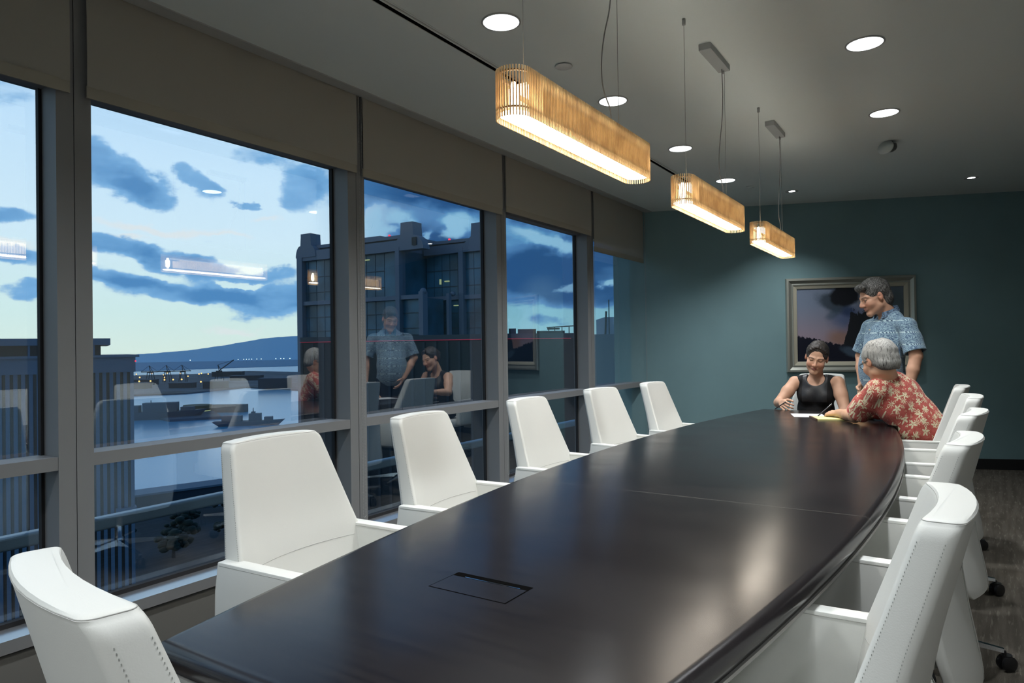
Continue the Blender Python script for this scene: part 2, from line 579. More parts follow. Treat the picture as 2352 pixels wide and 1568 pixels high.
# roller blinds
BL = [(-1.66, -.20, 2.30, None), (-.155, 1.30, 2.296, 'the partly seen bay at the left edge'),
      (1.362, 2.822, 2.296, 'the largest-looking bay, next to the nearest mullion'), (2.872, 4.325, 2.285, 'the bay in front of the glass tower'),
      (4.378, 5.832, 2.318, 'the last but one bay before the teal wall'), (5.885, 7.10, 2.18, 'the last bay against the teal wall')]
BLX = -2.897
for k, (y0, y1, zb, where) in enumerate(BL):
    if where is None:
        continue
    t = empty('roller_blind', (BLX, y0, zb), label='brown-grey roller blind over ' + where, cat='blind', group='roller blinds along the window wall')
    L = y1 - y0
    n = 14
    vs, fs = [], []
    for i in range(n + 1):
        yy = L * i / n
        wob = .002 * math.sin(i * 1.3 + k)
        for j, zz in enumerate((.045, .3, CEIL + .06 - zb)):
            # edges curl slightly inwards
            vs.append((wob + (.006 if i in (0, n) and j < 2 else 0), yy, zz))
    for i in range(n):
        for j in range(2):
            a = i * 3 + j
            fs.append((a, a + 1, a + 4, a + 3))
    mesh_obj('fabric', vs, fs, MAT['blind'], t, True)
    MB().box(-.004, .004, 0, L, 0, .048).out('hem_bar', MAT['blind_hem'], t)
    MB().tube([(0, .0, CEIL + .065 - zb), (0, L, CEIL + .065 - zb)], .018, 10).out('roller', MAT['grey_metal'], t, True)
    if k >= 2:
        ch = MB()
        for q in (0, 1):
            yy = L + .012 + .020 * q
            zlow = .32 - zb
            zz = zlow
            while zz < CEIL + .05 - zb:
                ch.sphere((.012, yy, zz), .0024, 5, 4)
                zz += .0085
            ch.tube([(.012, yy, zlow), (.012, yy, CEIL + .05 - zb)], .0006, 4)
        ch.tube([(.012, L + .012, .32 - zb), (.012, L + .022, .31 - zb), (.012, L + .032, .32 - zb)], .0012, 5)
        ch.out('bead_chain', MAT['grey_metal'], t, True)

# long slot diffuser in the ceiling
t = empty('ceiling_slot_diffuser', (-2.03, 1.5, CEIL), label='long dark slot air diffuser running along the ceiling beside the windows', cat='air vent')
L0, L1 = -4.6, 5.55
MB().box(-.016, .012, L0, L1, -.0025, -.0005).out('slot', MAT['dark'], t)
MB().box(.012, .020, L0, L1, -.006, -.0003).box(-.024, -.016, L0, L1, -.006, -.0003).box(.030, .036, L0, L1, -.004, -.0003).out('flange', MAT['ceiling'], t)
MB().box(.02, .03, L0, L1, -.002, -.0003).out('shadow_gap', MAT['grey_metal'], t)

# ------------------------------------------------------------------ downlights
def spot(name, loc, energy, size_deg, blend, color, parent=None, radius=.05, tilt=(0, 0, 0)):
    ld = bpy.data.lights.new(name, 'SPOT')
    ld.energy = energy
    ld.color = color
    ld.spot_size = math.radians(size_deg)
    ld.spot_blend = blend
    ld.shadow_soft_size = radius
    lo = bpy.data.objects.new(name, ld)
    COL.objects.link(lo)
    lo.location = loc
    lo.rotation_euler = tilt
    if parent: lo.parent = parent
    return lo


def make_downlight(label, r=.081):
    t = empty('recessed_downlight', (0, 0, 0), label=label, cat='ceiling light', group='recessed ceiling downlights')
    MB().lathe([(r + .008, -.0005), (r + .009, -.004), (r + .002, -.006), (r, -.004), (r, .0)], 40, close=False).out('trim_ring', MAT['grey_metal'], t, True)
    MB().lathe([(r, -.004), (r * .9, -.0022), (r * .55, -.0012), (.0004, -.0008)], 40, close=False).out('reflector', MAT['lens'], t, True)
    return t


DL = [(-1.712, 2.570, 'nearest downlight of the window-side row, above the first pendant'),
      (-1.720, 3.780, 'second downlight in the window-side row, crossed by a lamp cable'),
      (-1.728, 4.992, 'third downlight in the window-side row, near the second pendant'),
      (-1.736, 6.205, 'fourth downlight in the window-side row, behind the wires of the second pendant'),
      (-.367, 3.776, 'nearest downlight of the row at the right of the pendants'),
      (-.382, 4.992, 'second downlight of the right-hand row, just above the ceiling camera'),
      (-.352, 2.56, 'downlight of the right-hand row nearest the camera, out of view'),
      (-1.704, 1.36, 'downlight above the near window-side chairs, out of view'),
      (-.337, 1.35, 'downlight of the right-hand row above the near chairs, out of view')]
proto = None
for i, (x, y, lb) in enumerate(DL):
    lb = 'round white ' + lb if not lb.startswith(('second', 'third', 'fourth')) else lb + ', round and white'
    if proto is None:
        proto = make_downlight(lb)
        proto.location = (x, y, CEIL)
    else:
        dup(proto, (x, y, CEIL), 0, lb)
    spot('downlight_lamp_light', (x, y, CEIL - .02), DOWN_W * (.5 if i == 7 else .9 if i == 8 else 1.05), 124, .9, (.93, .97, 1.0))
# added fill lamps with fixtures, unseen behind and to the right of the camera
for (x, y, e) in ((-1.70, .15, .3), (-.33, .14, .2), (-1.70, -1.1, 1.15), (-.33, -1.1, 1.0), (1.0, -1.1, 1.1), (1.0, .15, .5), (-1.7, -2.2, 1), (-.33, -2.2, 1), (1.3, 3.4, .25)):
    dup(proto, (x, y, CEIL), 0, 'added unseen round white fill downlight behind or to the right of the camera')
    spot('downlight_lamp_light', (x, y, CEIL - .02), DOWN_W * e, 140, .9, (.93, .97, 1.0))
small = None
for i, (x, y, lb, e) in enumerate([(-1.336, 7.039, 'small downlight close to the teal wall beyond the third pendant', 42), (.111, 7.448, 'small downlight near the teal wall at the far right of the ceiling', 3)]):
    if small is None:
        small = empty('recessed_downlight', (x, y, CEIL), label=lb, cat='ceiling light', group='small downlights by the far wall')
        MB().lathe([(.064, -.0005), (.065, -.004), (.06, -.006), (.057, -.004)], 32, close=False).out('trim_ring', MAT['white_metal'], small, True)
        MB().lathe([(.057, -.004), (.05, -.003), (.030, -.002)], 32, close=False).out('reflector', MAT['grey_metal'], small, True)
        MB().lathe([(.030, -.002), (.004, -.0016)], 24, close=False).out('lamp', MAT['lens_hot'], small, True)
    else:
        dup(small, (x, y, CEIL), 0, lb)
    spot('wall_wash_light', (x, y, CEIL - .02), e, 110, .9, (.95, .98, 1.0), radius=.03)

# ceiling bits
t = empty('ceiling_speaker', (-1.712, 3.155, CEIL), label='small flat white round cover plate on the ceiling above the first pendant', cat='sprinkler cover')
MB().lathe([(.036, 0), (.036, -.006)], 28).out('neck', MAT['dark'], t, True)
MB().lathe([(.045, -.006), (.045, -.009), (.042, -.010)], 32).out('cover_plate', MAT['white_metal'], t, True)
t = empty('concealed_sprinkler', (-1.62, 6.6, CEIL), label='faint round sprinkler cap on the ceiling between second and third pendant', cat='sprinkler cover')
MB().lathe([(.04, 0), (.04, -.004)], 24).out('cap', MAT['ceiling'], t, True)
t = empty('security_camera', (-.405, 5.74, CEIL), label='small grey dome camera hanging under the ceiling beyond the right-hand downlights', cat='camera')
MB().lathe([(.055, 0), (.055, -.012), (.048, -.022)], 28).out('mounting_plate', MAT['ceiling'], t, True)
MB().lathe([(.044, -.022), (.046, -.045), (.038, -.062), (.02, -.074), (.004, -.078)], 28).out('housing', pbr('camera_housing', (.10, .11, .11), .35), t, True)
MB().lathe([(.018, 0), (.018, .02)], 16).out('lens_barrel', MAT['black_plastic'], t, True)
t.children[-1].location = (-.02, -.035, -.055)
t.children[-1].rotation_euler = (math.radians(65), 0, math.radians(-20))
MB().lathe([(.010, 0), (.010, .003)], 12).out('lens', MAT['chrome'], t, True)
t.children[-1].location = (-.028, -.056, -.048)
t.children[-1].rotation_euler = (math.radians(65), 0, math.radians(-20))

# ------------------------------------------------------------------ pendants
def stadium(hx, L, n_arc, r=None, sp=.0085):
    """points and outward normals around a rounded bar of half width hx, length L along y"""
    r = r or hx
    pts = []
    per = []
    straight = L - 2 * r
    k = int(straight / sp)
    for i in range(k):
        per.append(((hx, r + straight * (i + .5) / k), (1, 0)))
    for i in range(n_arc):
        a = PI * (i + .5) / n_arc
        per.append(((hx * math.cos(a), L - r + r * math.sin(a)), (math.cos(a), math.sin(a))))
    for i in range(k):
        per.append(((-hx, L - r - straight * (i + .5) / k), (-1, 0)))
    for i in range(n_arc):
        a = PI + PI * (i + .5) / n_arc
        per.append(((hx * math.cos(a), r + r * math.sin(a)), (math.cos(a), math.sin(a))))
    return per


def stad_ring(hx, y0, y1, n=14):
    r = hx
    return ([(hx * math.cos(PI * i / n), y1 - r + r * math.sin(PI * i / n)) for i in range(n + 1)] +
            [(hx * math.cos(PI + PI * i / n), y0 + r + r * math.sin(PI + PI * i / n)) for i in range(n + 1)])


def make_pendant(label):
    ln, ht, hx = .94, .134, .052
    t = empty('pendant_lamp', (0, 0, 0), label=label, cat='pendant lamp', group='slatted wooden pendants over the table')
    sl = MB()
    for (p, nn) in stadium(hx, ln, 19):
        tx, ty = -nn[1], nn[0]
        w, d = .0019, .0032
        q = []
        for (a, b_) in ((-w, -d), (w, -d), (w, .0), (-w, .0)):
            q.append((p[0] + tx * a + nn[0] * b_, p[1] + ty * a + nn[1] * b_))
        sl.prism(q, 0, ht)
    sl.out('slatted_shade', MAT['slat'], t)
    # inner hoops that carry the slats
    hp = MB()
    for z in (.022, ht - .014):
        o_ = stad_ring(hx - .0040, .0040, ln - .0040)
        i_ = stad_ring(hx - .0075, .0075, ln - .0075)
        n = len(o_)
        vs = [(x, y, z) for x, y in o_] + [(x, y, z + .005) for x, y in o_] + [(x, y, z) for x, y in i_] + [(x, y, z + .005) for x, y in i_]
        fs = []
        for k in range(n):
            k2 = (k + 1) % n
            fs += [(k, k2, n + k2, n + k), (2 * n + k, 3 * n + k, 3 * n + k2, 2 * n + k2), (n + k, n + k2, 3 * n + k2, 3 * n + k), (k, 2 * n + k, 2 * n + k2, k2)]
        hp.add(vs, fs)
    hp.out('hoop', pbr('hoop_wood', (.20, .12, .06), .6), t)
    b = MB()
    b.prism(stad_ring(hx - .010, .010, ln - .010), .014, .016)
    b.out('lower_diffuser', MAT['diffuser'], t)
    s = MB()
    for sx in (-1, 1):
        s = MB()
        s.box(sx * .0465 - .0008, sx * .0465 + .0008, .115, ln - .07, .020, ht - .040)
        s.out('side_diffuser', MAT['glow'], t)
    for yy in (.048, ln - .048):
        bl = MB()
        bl.tube([(0, yy, .026), (0, yy, .045), (0, yy, .085), (0, yy, .104)], [.007, .013, .013, .005], 12)
        bl.out('lamp_tube', MAT['bulb'], t, True)
    MB().box(-.03, .03, .075, ln - .075, ht - .034, ht - .026).out('gear_tray', MAT['white_metal'], t)
    top = CEIL - (H + .615)
    for yy in (.10, .735):
        wr = MB()
        wr.tube([(0, yy, ht - .026), (0, yy, top)], .0011, 6)
        wr.out('suspension_wire', MAT['wire'], t, True)
    MB().lathe([(.004, top - .030), (.008, top - .028), (.008, top), ], 12, 0, .10).out('wire_gripper', MAT['grey_metal'], t, True)
    MB().bevel_box(-.030, .030, .40, .735, top - .032, top, .002).out('canopy', MAT['grey_metal'], t)
    MB().lathe([(.004, top - .048), (.006, top - .044), (.006, top - .03)], 10, 0, .715).out('wire_gripper', MAT['grey_metal'], t, True)
    cab = [(.0, .69, top - .032), (.004, .685, top - .16), (.006, .66, top - .30), (.012, .60, top - .42), (.010, .58, top - .52), (.006, .60, top - .60), (.004, .66, top - .66), (0, .67, ht - .026)]
    # smooth the hanging cable
    pts = []
    for i in range(len(cab) - 1):
        p0, p1, p2, p3 = (Vector(cab[max(i - 1, 0)]), Vector(cab[i]), Vector(cab[i + 1]), Vector(cab[min(i + 2, len(cab) - 1)]))
        for s_ in range(5):
            u = s_ / 5
            pts.append(.5 * ((2 * p1) + (-p0 + p2) * u + (2 * p0 - 5 * p1 + 4 * p2 - p3) * u * u + (-p0 + 3 * p1 - 3 * p2 + p3) * u ** 3))
    pts.append(Vector(cab[-1]))
    MB().tube(pts, .0022, 6).out('power_cable', MAT['cable'], t, True)
    return t


PZ = H + .615
pend = make_pendant('nearest and largest-looking slatted wooden pendant lamp over the table')
pend.location = (-1.003, 1.515, PZ)
dup(pend, (-1.020, 2.918, PZ), 0, 'middle of the three slatted wooden pendant lamps over the table')
dup(pend, (-1.028, 4.322, PZ), 0, 'farthest slatted wooden pendant lamp, in front of the teal wall')

# ------------------------------------------------------------------ table
def offset_poly(pts, d):
    n = len(pts)
    out = []
    for i in range(n):
        p0, p1, p2 = Vector(pts[i - 1]), Vector(pts[i]), Vector(pts[(i + 1) % n])
        e1 = (p1 - p0).normalized()
        e2 = (p2 - p1).normalized()
        n1 = Vector((-e1.y, e1.x))
        n2 = Vector((-e2.y, e2.x))
        b = (n1 + n2)
        b = b / max(b.length_squared, 1e-6) * 2
        if b.length > 1.6:
            b = b.normalized() * 1.6
        out.append((p1.x + b.x * d, p1.y + b.y * d))
    return out


def table_outline():
    pts = []
    ys = [.690 + (5.80 - .690) * i / 48 for i in range(49)]
    right = [(-.208 - .0386 * (y - 3.05) ** 2, y) for y in ys]
    left = [(-1.56 + .0386 * (y - 3.52) ** 2, y) for y in ys]
    return right + left[::-1]          # counter-clockwise


TT = .75
outl = table_outline()
tb = empty('conference_table', (0, 0, 0), label='long boat-shaped dark espresso conference table with three joined sections', cat='table')
prof = [(.030, TT - .046), (.006, TT - .043), (.003, TT - .034), (.0, TT - .026), (.002, TT - .016), (.008, TT - .007), (.018, TT - .0015), (.030, TT)]
m = MB()
m.loft([[(x, y, z) for x, y in offset_poly(outl, d)] for d, z in prof])
m.out('table_top', MAT['wood'], tb, auto=50)
m = MB()
m.loft([[(x, y, z) for x, y in offset_poly(outl, d)] for d, z in ((.055, TT - .060), (.004, TT - .054), (-.0005, TT - .050), (.001, TT - .044), (.055, TT - .0475))])
m.out('under_edge_band', MAT['strip'], tb)
for yy in (1.45, 3.2, 4.95):
    q = MB()
    q.bevel_box(-1.18, -.60, yy - .28, yy + .28, 0, TT - .062, .006)
    q.out('pedestal', pbr('black_pedestal', (.008, .008, .009), .5), tb)
MB().box(-1.0005, -.794, 1.178, 1.289, TT + .0001, TT + .0004).out('hatch_gap', MAT['dark'], tb)
MB().box(-.998, -.7965, 1.1795, 1.264, TT + .0002, TT + .0009).out('hatch_lid', MAT['wood'], tb)
MB().box(-.965, -.815, 1.2655, 1.268, TT + .0002, TT + .0012).out('hatch_finger_strip', MAT['chrome'], tb)

# ------------------------------------------------------------------ chairs
def rrect(w, tck, r, n=5):
    """rounded rectangle (depth x along +-tck/2, width y along +-w/2)"""
    pts = []
    for (cx, cy_, a0) in ((tck / 2 - r, w / 2 - r, 0), (-tck / 2 + r, w / 2 - r, 90), (-tck / 2 + r, -w / 2 + r, 180), (tck / 2 - r, -w / 2 + r, 270)):
        for i in range(n + 1):
            a = math.radians(a0 + 90 * i / n)
            pts.append((cx + r * math.cos(a), cy_ + r * math.sin(a)))
    # subdivide the long sides so they can be bent
    out = []
    m = len(pts)
    for i in range(m):
        p, q = pts[i], pts[(i + 1) % m]
        out.append(p)
        d = math.hypot(q[0] - p[0], q[1] - p[1])
        k = 8 if d > .15 else 1
        for j in range(1, k):
            out.append((p[0] + (q[0] - p[0]) * j / k, p[1] + (q[1] - p[1]) * j / k))
    return out


def lerp_tab(tab, z):
    for i in range(len(tab) - 1):
        if tab[i][0] <= z <= tab[i + 1][0]:
            u = (z - tab[i][0]) / (tab[i + 1][0] - tab[i][0])
            return [a + (b - a) * u for a, b in zip(tab[i][1:], tab[i + 1][1:])]
    return list(tab[-1][1:] if z > tab[-1][0] else tab[0][1:])


# height, front face x, thickness, width
BACK = [(.40, -.205, .120, .500), (.46, -.212, .112, .504), (.56, -.222, .095, .508), (.68, -.245, .076, .506), (.80, -.279, .066, .455), (.92, -.313, .063, .404), (1.0, -.336, .061, .370)]
SAG = .040


def back_pt(z, lx, ly):
    """point of the back: lx depth offset (forward +), ly across"""
    xf, tck, w = lerp_tab(BACK, z)
    return (xf - tck / 2 + lx + SAG * (ly / .2) ** 2 * .8 - .004, ly)


def make_chair(label):
    t = empty('conference_chair', (0, 0, 0), label=label, cat='chair', group='white leather conference chairs around the table')
    rings = []
    zs = [.40 + .56 * i / 20 for i in range(21)] + [.970, .978, .984, .989, .993, .996]
    for z in zs:
        xf, tck, w = lerp_tab(BACK, z)
        rr = min(.016, tck / 2 - .004)
        if z > .974:
            w -= 2 * (.026 - math.sqrt(max(.026 ** 2 - (z - .974) ** 2, 0))) * .8
        ring = []
        for (a, b) in rrect(w, tck, rr):
            x, y = back_pt(z, a, b)
            ring.append((x, y, z))
        rings.append(ring)
    # crisp upholstered top: slope the top face down to the back a little, then round it in
    for (ins, dz) in ((.0, .0), (.003, .0028), (.009, .0040)):
        xf, tck, w = lerp_tab(BACK, 1.0)
        w -= .020
        ring = []
        for (a, b) in rrect(w - 2 * ins, tck - 2 * ins, .015):
            x, y = back_pt(1.0, a, b)
            ring.append((x, y, .998 + dz + (.004 * (1 - (b / (w / 2)) ** 2) if ins else 0)))
        rings.append(ring)
    b = MB()
    b.loft(rings, caps=True)
    b.out('backrest', MAT['leather'], t, auto=42)
    # piping seams round the top edge and down the sides
    sm = MB()
    xf, tck, w = lerp_tab(BACK, 1.0)
    loop = [(*back_pt(1.0, a, c), .9990) for (a, c) in rrect(w - .0225, tck - .002, .015)]
    sm.tube(loop + [loop[0]], .0010, 5, cap=False)
    sm.out('piping', MAT['seam'], t, True)
    sm = MB()
    # crease line above the seat on the front of the back
    ln = []
    for i in range(13):
        yy = -.225 + .45 * i / 12
        xf, tck, w = lerp_tab(BACK, .645)
        x, y = back_pt(.645, tck / 2, yy)
        ln.append((x + .0002, y, .645))
    sm.tube(ln, .0010, 5, cap=False)
    sm.out('crease_seam', MAT['seam'], t, True)
    for sy in (-1, 1):
        for (off) in (.014, -.012):
            st = MB()
            z = .47
            while z < .972:
                xf, tck, w = lerp_tab(BACK, z)
                d = (-(tck / 2) + .012) if off > 0 else (tck / 2 - .012)
                x, y = back_pt(z, d, sy * (w / 2))
                st.box(x - .0004, x + .0004, y - .0005, y + .0005, z - .0013, z + .0013)
                z += .0058
            st.out('stitching', MAT['stitch'], t)
    # rear skirt that hangs below the seat
    rings = []
    SK = [(.315, -.388, .400), (.33, -.387, .440), (.36, -.383, .466), (.42, -.372, .488), (.50, -.357, .500), (.60, -.343, .508), (.625, -.340, .508)]
    for (z, xr, w) in SK:
        ring = []
        for (a, c) in rrect(w, .030, .010):
            ring.append((xr + .015 + a + SAG * (c / .2) ** 2 * .8, c, z))
        rings.append(ring)
    s = MB()
    s.loft(rings)
    s.out('rear_skirt', MAT['leather'], t, auto=50)
    s = MB()
    s.tube([(xr - .0006, 0, z) for (z, xr, w) in SK], .0012, 5)
    s.tube([(-.3402 + SAG * (c / .2) ** 2 * .8, c, .627) for c in [-.23 + .46 * i / 12 for i in range(13)]], .0012, 5)
    s.out('skirt_seam', MAT['seam'], t, True)
    # seat
    s = MB()
    s.bevel_box(-.235, .245, -.232, .232, .375, .462, .022)
    s.out('seat', MAT['leather'], t, auto=50)
    MB().bevel_box(-.17, .13, -.15, .15, .335, .378, .01).out('seat_pan', MAT['black_plastic'], t)
    # arm panels
    for sy in (-1, 1):
        a = MB()
        yc = sy * .2585
        hw = .0235
        prof = [(-.275, .40), (.085, .40), (.092, .47), (.088, .56), (.074, .66), (.066, .678), (-.262, .683), (-.272, .60), (-.275, .50)]
        outer = [(x, yc - hw, z) for x, z in prof]
        bm = bmesh.new()
        vs1 = [bm.verts.new(p) for p in outer]
        vs2 = [bm.verts.new((x, yc + hw, z)) for x, z in prof]
        bm.faces.new(vs1[::-1])
        bm.faces.new(vs2)
        for i in range(len(prof)):
            j = (i + 1) % len(prof)
            bm.faces.new((vs1[i], vs1[j], vs2[j], vs2[i]))
        bmesh.ops.bevel(bm, geom=bm.edges[:], offset=.004, segments=2, profile=.5, affect='EDGES')
        bm.verts.index_update()
        a.add([v.co[:] for v in bm.verts], [[v.index for v in f.verts] for f in bm.faces])
        bm.free()
        o = a.out('armrest', MAT['leather'], t, auto=35)
        pp = MB()
        for s2 in (-1, 1):
            pp.tube([(-.255, yc + s2 * (hw + .0002), .6735), (.060, yc + s2 * (hw + .0002), .6690)], .0009, 5)
        pp.out('arm_piping', MAT['seam'], o, True)
    # base
    bx = -.10
    MB().lathe([(.030, .075), (.030, .13), (.022, .135), (.022, .30), (.034, .31), (.034, .336)], 20, bx, 0).out('column', MAT['chrome'], t, True)
    for k in range(5):
        a = PI + 2 * PI * k / 5
        d = Vector((math.cos(a), math.sin(a), 0))
        pd = Vector((-d.y, d.x, 0))
        c = Vector((bx, 0, 0))
        rings = []
        for (rr, w, z0, z1) in ((.0, .020, .078, .118), (.10, .017, .080, .110), (.24, .012, .076, .094), (.335, .010, .072, .086)):
            p = c + d * rr
            rings.append([(p + pd * w)[:2] + (z0,), (p + pd * w * .75)[:2] + (z1,), (p - pd * w * .75)[:2] + (z1,), (p - pd * w)[:2] + (z0,)])
        lg = MB()
        lg.loft(rings)
        lo = lg.out('base_leg', MAT['chrome'], t, auto=30)
        cs = MB()
        p = c + d * .335
        cs.tube([(p.x, p.y, .078), (p.x, p.y, .045)], .007, 8)
        off = Vector((math.cos(a + .8), math.sin(a + .8), 0)) * .010
        ax = Vector((-math.sin(a + .8), math.cos(a + .8), 0))
        for s2 in (-1, 1):
            q = p + off + ax * .014 * s2
            cs.tube([q - ax * .008 + Vector((0, 0, .030)), q - ax * .006 + Vector((0, 0, .030)), q + ax * .006 + Vector((0, 0, .030)), q + ax * .008 + Vector((0, 0, .030))], [.024, .0295, .0295, .024], 18)
        cs.tube([(p + off + Vector((0, 0, .03)))[:], (p + off + Vector((0, 0, .062)))[:]], [.018, .02], 10)
        cs.out('castor', MAT['rubber'], lo, auto=40)
    return t


chair = make_chair('white leather chair at the near end of the table, its back turned to the camera')
chair.location = (-.87, .756, 0)
chair.rotation_euler = (0, 0, math.radians(79))
CH = [(-1.535, 1.474, 5, 'white leather chair on the window side, nearest to the camera, with the largest backrest'),
      (-1.578, 2.264, 8, 'second white leather chair from the camera on the window side'),
      (-1.618, 3.166, 4, 'third white leather chair from the camera on the window side, middle of the row'),
      (-1.630, 4.055, -3, 'fourth white leather chair from the camera on the window side'),
      (-1.578, 4.850, 0, 'farthest white leather chair on the window side, next to the teal wall'),
      (-.378, 1.420, 181, 'nearest white leather chair on the right side of the table, seen from the side'),
      (-.345, 2.400, 176, 'second white leather chair from the camera on the right side, its rear skirt showing'),
      (-.308, 3.310, 174.5, 'third white leather chair from the camera on the right side, slightly set back'),
      (-.304, 4.180, 184, 'fourth white leather chair on the right side, just before the man in the red shirt'),
      (-.350, 5.080, 180, 'white leather chair the man in the red floral shirt sits in'),
      (-1.040, 6.300, -90, 'white leather chair at the far end, mostly hidden behind the seated woman')]
for (x, y, a, lb) in CH:
    dup(chair, (x, y, 0), math.radians(a), lb)

# ------------------------------------------------------------------ picture
def painting_mat():
    m = pbr('painting_canvas', (.2, .2, .3), .35, spec=.4)
    t = NT(m.node_tree)
    b = t.n['Principled BSDF']
    co = t.node('ShaderNodeTexCoord').outputs['Object']       # x across 0..1.02, z up 0..0.77
    sep = t.node('ShaderNodeSeparateXYZ', ins={0: co})
    X, Z = sep.outputs[0], sep.outputs[2]
    nz = t.node('ShaderNodeTexNoise', ins={'Vector': co, 'Scale': 5.0, 'Detail': 8.0, 'Roughness': .65})
    off = t.math('SUBTRACT', nz.outputs['Fac'], .5)
    nf = t.node('ShaderNodeTexNoise', ins={'Vector': t.node('ShaderNodeMapping', ins={'Vector': co, 'Scale': (22, 1, 12)}).outputs[0], 'Scale': 1.0, 'Detail': 6.0, 'Roughness': .7})
    off2 = t.math('SUBTRACT', nf.outputs['Fac'], .5)
    sky = t.mix(t.rng(Z, .15, .65), (.38, .30, .36), (.22, .27, .37))

    def blob(c, cx, cz, rx, rz, rot, amt, k=.5, soft=.5):
        mp = t.node('ShaderNodeMapping', vector_type='TEXTURE', ins={'Vector': co, 'Location': (cx, 0, cz), 'Rotation': (0, math.radians(rot), 0), 'Scale': (rx, 1, rz)})
        s2 = t.node('ShaderNodeVectorMath', operation='MULTIPLY', ins={0: mp.outputs[0], 1: (1, 0, 1)})
        ln = t.node('ShaderNodeVectorMath', operation='LENGTH', ins={0: s2.outputs[0]}).outputs['Value']
        v = t.math('ADD', ln, t.math('MULTIPLY', off, k))
        return t.rng(v, 1.15, 1.15 - soft, 0, amt), c
    layers = [blob((.34, .20, .16), .42, .24, .17, .12, 0, .9, .5, .9), blob((.10, .14, .27), .50, .45, .22, .16, 0, .9, .6, .9), blob((.30, .19, .22), .60, .36, .14, .10, -20, .7, .4, .8),
              blob((.045, .065, .09), .36, .60, .20, .10, 28, .9, 1.1, .6), blob((.012, .014, .020), .47, .68, .14, .12, 0, 1, .9, .35), blob((.03, .06, .15), .50, .52, .09, .07, 0, .8, .6, .8), blob((.05, .09, .13), .36, .50, .11, .06, -35, .6, 1, .8)]
    c = sky
    for v, cc in layers:
        c = t.mix(v, c, cc)
    # the crag at the right of centre
    crag = t.math('SUBTRACT', .50, t.math('ADD', t.math('MULTIPLY', t.math('MAXIMUM', t.math('SUBTRACT', .525, X), 0.0), 4.2), t.math('MULTIPLY', t.math('MAXIMUM', t.math('SUBTRACT', X, .60), 0.0), -.35)))
    crag = t.math('ADD', crag, t.math('ADD', t.math('MULTIPLY', off2, .16), t.math('MULTIPLY', off, .30)))
    c = t.mix(t.rng(t.math('SUBTRACT', crag, Z), -.004, .012), c, (.016, .019, .024))
    tree = t.math('ADD', t.math('SUBTRACT', .275, t.math('MULTIPLY', X, .22)), t.math('MULTIPLY', off2, .16))
    c = t.mix(t.rng(t.math('SUBTRACT', tree, Z), -.004, .010), c, (.008, .010, .022))
    v, cc = blob((.07, .11, .16), .52, .10, .14, .05, 20, .8, 1.6, .6)
    c = t.mix(v, c, cc)
    v, cc = blob((.09, .13, .155), .96, .50, .16, .45, 0, 1, .3, .9)
    c = t.mix(v, c, cc)
    t.l.new(c, b.inputs['Base Color'])
    return m


def frame_ring(s0_, s1_, z0, z1, prof, mat, name, parent):
    """mitred frame in local wall coords: prof = list of (inset, depth)"""
    rings = []
    for ins, dep in prof:
        rings.append([(s0_ + ins, -dep, z0 + ins), (s1_ - ins, -dep, z0 + ins), (s1_ - ins, -dep, z1 - ins), (s0_ + ins, -dep, z1 - ins)])
    m = MB()
    n = len(rings)
    vs = [p for r in rings for p in r]
    fs = []
    for i in range(n):
        for k in range(4):
            j = (i + 1) % n
            fs.append((i * 4 + k, i * 4 + (k + 1) % 4, j * 4 + (k + 1) % 4, j * 4 + k))
    m.add(vs, fs)
    return m.out(name, mat, parent, auto=25)


px, py = wallpt(1.448)
pic = empty('framed_painting', (px, py, H - .307), WA, label='dusky landscape painting in a wide pewter and cream frame on the teal wall', cat='painting')
PW, PHt = 1.243, .985
pewter = pbr('pewter_frame', (.40, .41, .36), .38, metal=.5)
linen = pbr('linen_liner', (.52, .49, .38), .75)
frame_ring(0, PW, 0, PHt, [(0, .0), (0, .03), (.008, .046), (.026, .050), (.045, .034), (.058, .028), (.066, .034), (.074, .034), (.076, .0)], pewter, 'outer_frame', pic)
frame_ring(.074, PW - .074, .074, PHt - .074, [(0, .0), (0, .030), (.036, .018), (.038, .012), (.038, 0)], linen, 'liner', pic)
cv = MB()
cv.box(0, PW - .22, -.006, 0, 0, PHt - .22)
o = cv.out('canvas', painting_mat(), pic)
o.location = (.11, -.002, .11)

